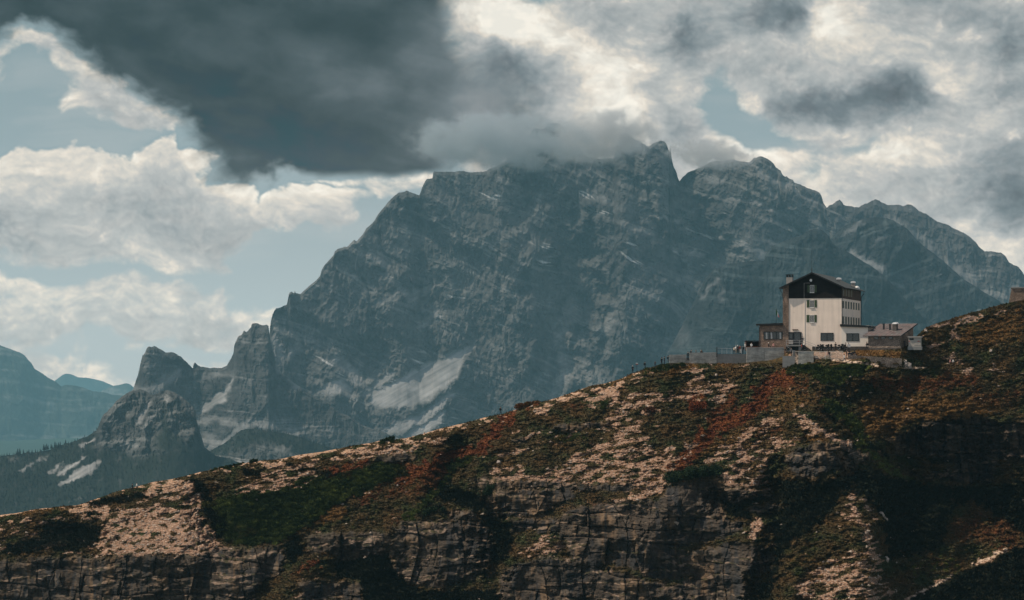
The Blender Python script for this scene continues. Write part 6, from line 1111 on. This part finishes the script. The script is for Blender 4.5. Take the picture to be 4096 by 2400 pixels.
def helmet(i, lx, lz, label):
    b = [x for x in bpy.data.objects if x.name.startswith('motorcycle') and x.get('label') == spots[i][3]][0]; r = math.radians(spots[i][2]); p = Vector(b.location) + Vector((lx * math.cos(r), lx * math.sin(r), lz)) 
    e = empty('helmet', p, r + 1.5, label, 'helmet', 'white helmets left on motorcycles'); MB().ball((0, 0, .13), .15, 12, 8, .9, 1.05, .95, zmin=-.75).obj('shell', 'metal_w', e, smooth=True); MB().ball((0, -.05, .12), .125, 10, 6, .9, 1.02, .5).obj('visor', 'glass', e, smooth=True)
helmet(6, -.2, .96, 'white helmet lying on the seat of the motorcycle under the landing'); helmet(7, -.78, 1.30, 'white helmet on the top box of the motorcycle at the foot of the stairs')
helmet(6, .12, 1.04, 'second white helmet, on the tank of the motorcycle under the landing')
# ================================================================ fence posts on the hill, boulders, shrubs
for k, (u, v, h_) in enumerate(((3889, 1256, 15), (3806, 1284, 9), (4046, 1262, 13), (4060, 1259, 14), (4088, 1246, 12))):
    p = on(u, v); e = tag(MB().tube([(0, 0, -.3), (.03, 0, h_ * .052)], .05, 6, r2=.035).obj('fence_post', 'metal_d'), ['grey wooden post standing on the hill skyline above the earth path', 'short post at the left end of the hill crest path', 'left of the pair of posts under the old stone building', 'right of the pair of posts under the old stone building', 'post near the right edge of the picture below the old stone building'][k], 'post', 'posts on the hill'); e.location = p
ROCKB = mat('pale_boulder', (.40, .33, .28), .9, var=.35, scale=2.5, bump=.5)
for k, (u, v, r, lb) in enumerate(((3616, 1461, .62, 'tall pale boulder at the right end of the rubble stone wall'), (3633, 1464, .58, 'broader pale boulder, right of the two beside the end of the rubble wall'), (3702, 1325, .38, 'small white rock on the hill edge right of the outbuilding roof'), (3525, 2062, .55, 'pale boulder, upper of the two lying in the dark gully'), (3538, 2080, .5, 'pale boulder, lower of the two lying in the dark gully'), (3545, 2240, .5, 'pale upright rock beside the lower scree in the dark gully'), (3962, 1404, .3, 'small bright stone on the slope of the hill'), (2862, 1502, .28, 'small white stone high on the bank below the tall grey wall'), (1590, 1943, .3, 'single white stone in the brown gully left of the cliffs'), (1992, 1851, .42, 'white angular rock at the left edge of the rubble slope'))):
    m = MB().ball((0, 0, 0), r, 12, 9, 1, .9, (1.5 if k == 0 else 1.05), jit=.55, sd=k + 3).obj('boulder', ROCKB); m.location = on(u, v, -.1); tag(m, lb, 'boulder', 'pale boulders on the slope')
def leafy(name, u, v, wid, dep, hgt, n, cols, label, cat, seed, mpts=None, cone=False):
    """a shrub: short woody stems and many small leaf clumps in an uneven crown"""
    rs = np.random.RandomState(seed); p = on(u, v, .15); e = empty(name, p, 0, label, cat)
    nc = max(5, int(wid * 3)); cx = (rs.rand(nc) - .5) * wid * .85; cyy = (rs.rand(nc) - .5) * dep * .7; cr = (.35 + .4 * rs.rand(nc)) * hgt * .75; cz = hgt * (.35 + .35 * rs.rand(nc)) * (1 - .5 * (2 * cx / wid) ** 2)
    k = rs.randint(0, nc, n); d = rs.randn(n, 3); d /= np.linalg.norm(d, axis=1)[:, None]; r = (.55 + .5 * rs.rand(n) ** .5)[:, None]
    c = np.stack([cx[k], cyy[k], cz[k]], 1) + d * r * cr[k][:, None]; c[:, 2] = np.maximum(c[:, 2], .02); c[:, 2] += mpts(c[:, 0]) if mpts else 0
    s = (.10 + .12 * rs.rand(n))[:, None]; a = rs.randn(n, 3) * s; b = rs.randn(n, 3) * s; V = np.stack([c - a * .5, c + a * .5, c + b + np.array([0, 0, .10])], 1).reshape(-1, 3)
    t = rs.rand(n, 1); col = (np.array(cols[0]) * (1 - t) + np.array(cols[1]) * t) * (.6 + .8 * rs.rand(n, 1)); col = np.repeat(col[:, None], 3, 1).reshape(-1, 3)
    o = trimesh('foliage', V, np.arange(n * 3).reshape(-1, 3), col, LEAFM); o.parent = e
    m = MB()
    for j in range(min(nc, 9)): m.tube([(cx[j] * .6, cyy[j] * .6, -.4), (cx[j] * .85, cyy[j] * .8, cz[j] * .5 + (float(mpts(cx[j])) if mpts else 0)), (cx[j], cyy[j], cz[j] + (float(mpts(cx[j])) if mpts else 0))], .05, 5, r2=.015)
    m.obj('stem', M['wood_d'], e); return e
GR = ((.010, .020, .010), (.022, .038, .014)); RD = ((.10, .022, .012), (.20, .06, .02)); OG = ((.03, .035, .012), (.10, .07, .02))
leafy('dwarf_pine', 2776, 1908, 11.6, 4, 2.1, 9000, GR, 'broad dark green dwarf pine thicket on the ledge at the foot of the red streak', 'shrub', 1, mpts=lambda x: .16 * x)
leafy('dwarf_pine', 1560, 1760, 4.5, 2, .8, 1500, GR, 'flat dark green pine mat on the crest left of the lone hiker', 'shrub', 2, mpts=lambda x: .20 * x)
leafy('dwarf_pine', 1010, 1848, 2.2, 1.4, .7, 700, GR, 'small dark round bush on the crest, right of the two on the left ridge', 'shrub', 3, mpts=lambda x: .2 * x)
leafy('dwarf_pine', 938, 1863, 4.4, 1.6, .55, 1200, GR, 'long low dark bush on the crest, left of the small round one', 'shrub', 4, mpts=lambda x: .2 * x)
leafy('heath_bush', 2106, 1624, 6.0, 2, .95, 2200, (RD[0], OG[1]), 'long reddish heath bush on the crest right of the lone hiker', 'shrub', 5, mpts=lambda x: .18 * x)
leafy('heath_bush', 2790, 1640, 3.0, 2, 1.7, 1600, RD, 'rounded dark red bush alone on the pale upper scree', 'shrub', 6)
leafy('heath_bush', 2600, 1648, 2.2, 1.5, 1.2, 800, ((.05, .02, .012), (.10, .04, .02)), 'small maroon bush left of the rounded red bush', 'shrub', 7)
leafy('dwarf_pine', 1960, 1975, 4.0, 2.5, 2.0, 2500, GR, 'dark pine bush in the hollow at the left end of the middle cliff', 'shrub', 8, mpts=lambda x: .1 * x)
leafy('dwarf_pine', 1738, 2052, 4.5, 2.5, 1.3, 2200, GR, 'dark low bush on the brow above the left-centre crag', 'shrub', 9, mpts=lambda x: .1 * x)
leafy('dwarf_pine', 2242, 1765, 2.5, 1.5, 1.2, 900, OG, 'green brown bush in the middle of the rubble slope', 'shrub', 10)
leafy('dwarf_pine', 845, 2030, 4.0, 2.5, 1.6, 1800, ((.02, .028, .010), (.07, .06, .015)), 'olive bush at the left edge of the green scrub hollow', 'shrub', 11)
# ================================================================ far spruces on the shoulder of the left rock dome
SPM = attr_mat('far_spruce_needles', nscale=.5, amt=.3, bump=0)
def spruce_mesh(seed):
    rs = random.Random(seed); V = []; T = []; Cc = []
    H = 1.0; L = 9
    for l in range(L):
        z = .12 + .86 * l / L; r = .20 * (1 - l / L) ** .85 + .012
        for k in range(9):
            a = 6.283 * k / 9 + rs.random(); rr = r * (.7 + .5 * rs.random()); n = len(V)
            V += [(0, 0, z + .10), (rr * math.cos(a - .38), rr * math.sin(a - .38), z - .03), (rr * math.cos(a + .38), rr * math.sin(a + .38), z - .03), (rr * 1.15 * math.cos(a), rr * 1.15 * math.sin(a), z - .07)]; T += [(n, n + 1, n + 3), (n, n + 3, n + 2)]; c = .7 + .6 * rs.random(); Cc += [(.010 * c, .015 * c, .012 * c)] * 4
    return np.array(V), np.array(T), np.array(Cc)
sp = spruce_mesh(1); tr0 = None; rs = random.Random(4)
def on_sheet(u, y=4300.0, pts=cL2): v = float(interp_pts(pts, np.array([u]))[0]); return (u - 2048) / F * y, y, (VH - v) / F * y
slot = ['leftmost spruce', 'second spruce from the left', 'third spruce from the left']
tu = [4, 14, 27, 38, 52, 64, 72, 80, 96, 108, 118, 130, 143, 160, 176, 181, 188, 194, 204, 212, 220, 229, 236, 243, 262, 300, 341, 386]
hs_ = [rs.uniform(5.5, 11) for _ in tu]
for k in (6, 7, 14, 16, 20): hs_[k] = 12.5
for k in (25, 26, 27): hs_[k] = 5
for i, u in enumerate(tu):
    x, y, z = on_sheet(u); h_ = hs_[i]
    if i == 0:
        tr0 = empty('spruce_tree', (0, 0, 0)); c = trimesh('crown', sp[0], sp[1], sp[2], SPM); c.parent = tr0; t_ = MB().tube([(0, 0, -.2), (0, 0, .3)], .02, 5, r2=.012).obj('trunk', 'wood_d', tr0); o = tr0
    else: o = copy_tree(tr0)
    o.location = (x, y + rs.uniform(-6, 2), z - .8); o.scale = (h_, h_, h_); o.rotation_euler = (0, 0, rs.uniform(0, 6))
    tag(o, 'distant dark spruce standing on the shoulder of the left rock dome', 'spruce', 'spruces along the far shoulder at the left')
def forest(src, cnt, sd):
    rs = np.random.RandomState(sd); o_ = bpy.data.objects[src]; n = len(o_.data.vertices); co = np.empty(n * 3, np.float32); o_.data.vertices.foreach_get('co', co); co = co.reshape(-1, 3); cl = np.empty(n * 4, np.float32); o_.data.color_attributes['Col'].data.foreach_get('color', cl); cl = cl.reshape(-1, 4)
    g = (cl[:, 1] > cl[:, 0] * 1.06) & (cl[:, 0] < .05); idx = np.nonzero(g)[0]; idx = idx[rs.randint(0, len(idx), cnt)]
    b = co[idx]; s = rs.uniform(2.5, 5.5, len(b)); V0, T0, C0 = sp; keep = slice(None)
    V = b[:, None] + V0[None] * s[:, None, None]; T = T0[None] + (np.arange(len(b)) * len(V0))[:, None, None]; C = np.broadcast_to(C0[None] * rs.uniform(.7, 1.5, (len(b), 1, 1)), V.shape)
    tag(trimesh('forest', V.reshape(-1, 3), T.reshape(-1, 3), C.reshape(-1, 3), SPM), kind='stuff')
forest('left_rock_dome', 5200, 3); forest('wooded_ridge', 1500, 4)
# ================================================================ haze: the air between here and the mountains
def haze():
    x0, x1, y0, y1, z0, z1 = -14000, 14000, -700, HAZE_LEN, -545, HAZE_TOP
    V = np.array([(x, y, z) for x in (x0, x1) for y in (y0, y1) for z in (z0, z1)], np.float32)
    T = np.array([(0, 1, 3, 2), (4, 6, 7, 5), (0, 4, 5, 1), (2, 3, 7, 6), (0, 2, 6, 4), (1, 5, 7, 3)])
    m = bpy.data.materials.new('haze_air'); m.use_nodes = True; t = m.node_tree; t.nodes.clear()
    out = t.nodes.new('ShaderNodeOutputMaterial'); pv = t.nodes.new('ShaderNodeVolumePrincipled')
    pv.inputs['Color'].default_value = (0.27, 0.565, 0.705, 1); pv.inputs['Density'].default_value = HAZE_D
    pv.inputs['Anisotropy'].default_value = 0.1
    t.links.new(pv.outputs[0], out.inputs['Volume'])
    o = trimesh('haze', V, T, mat=m); tag(o, kind='stuff')
haze()
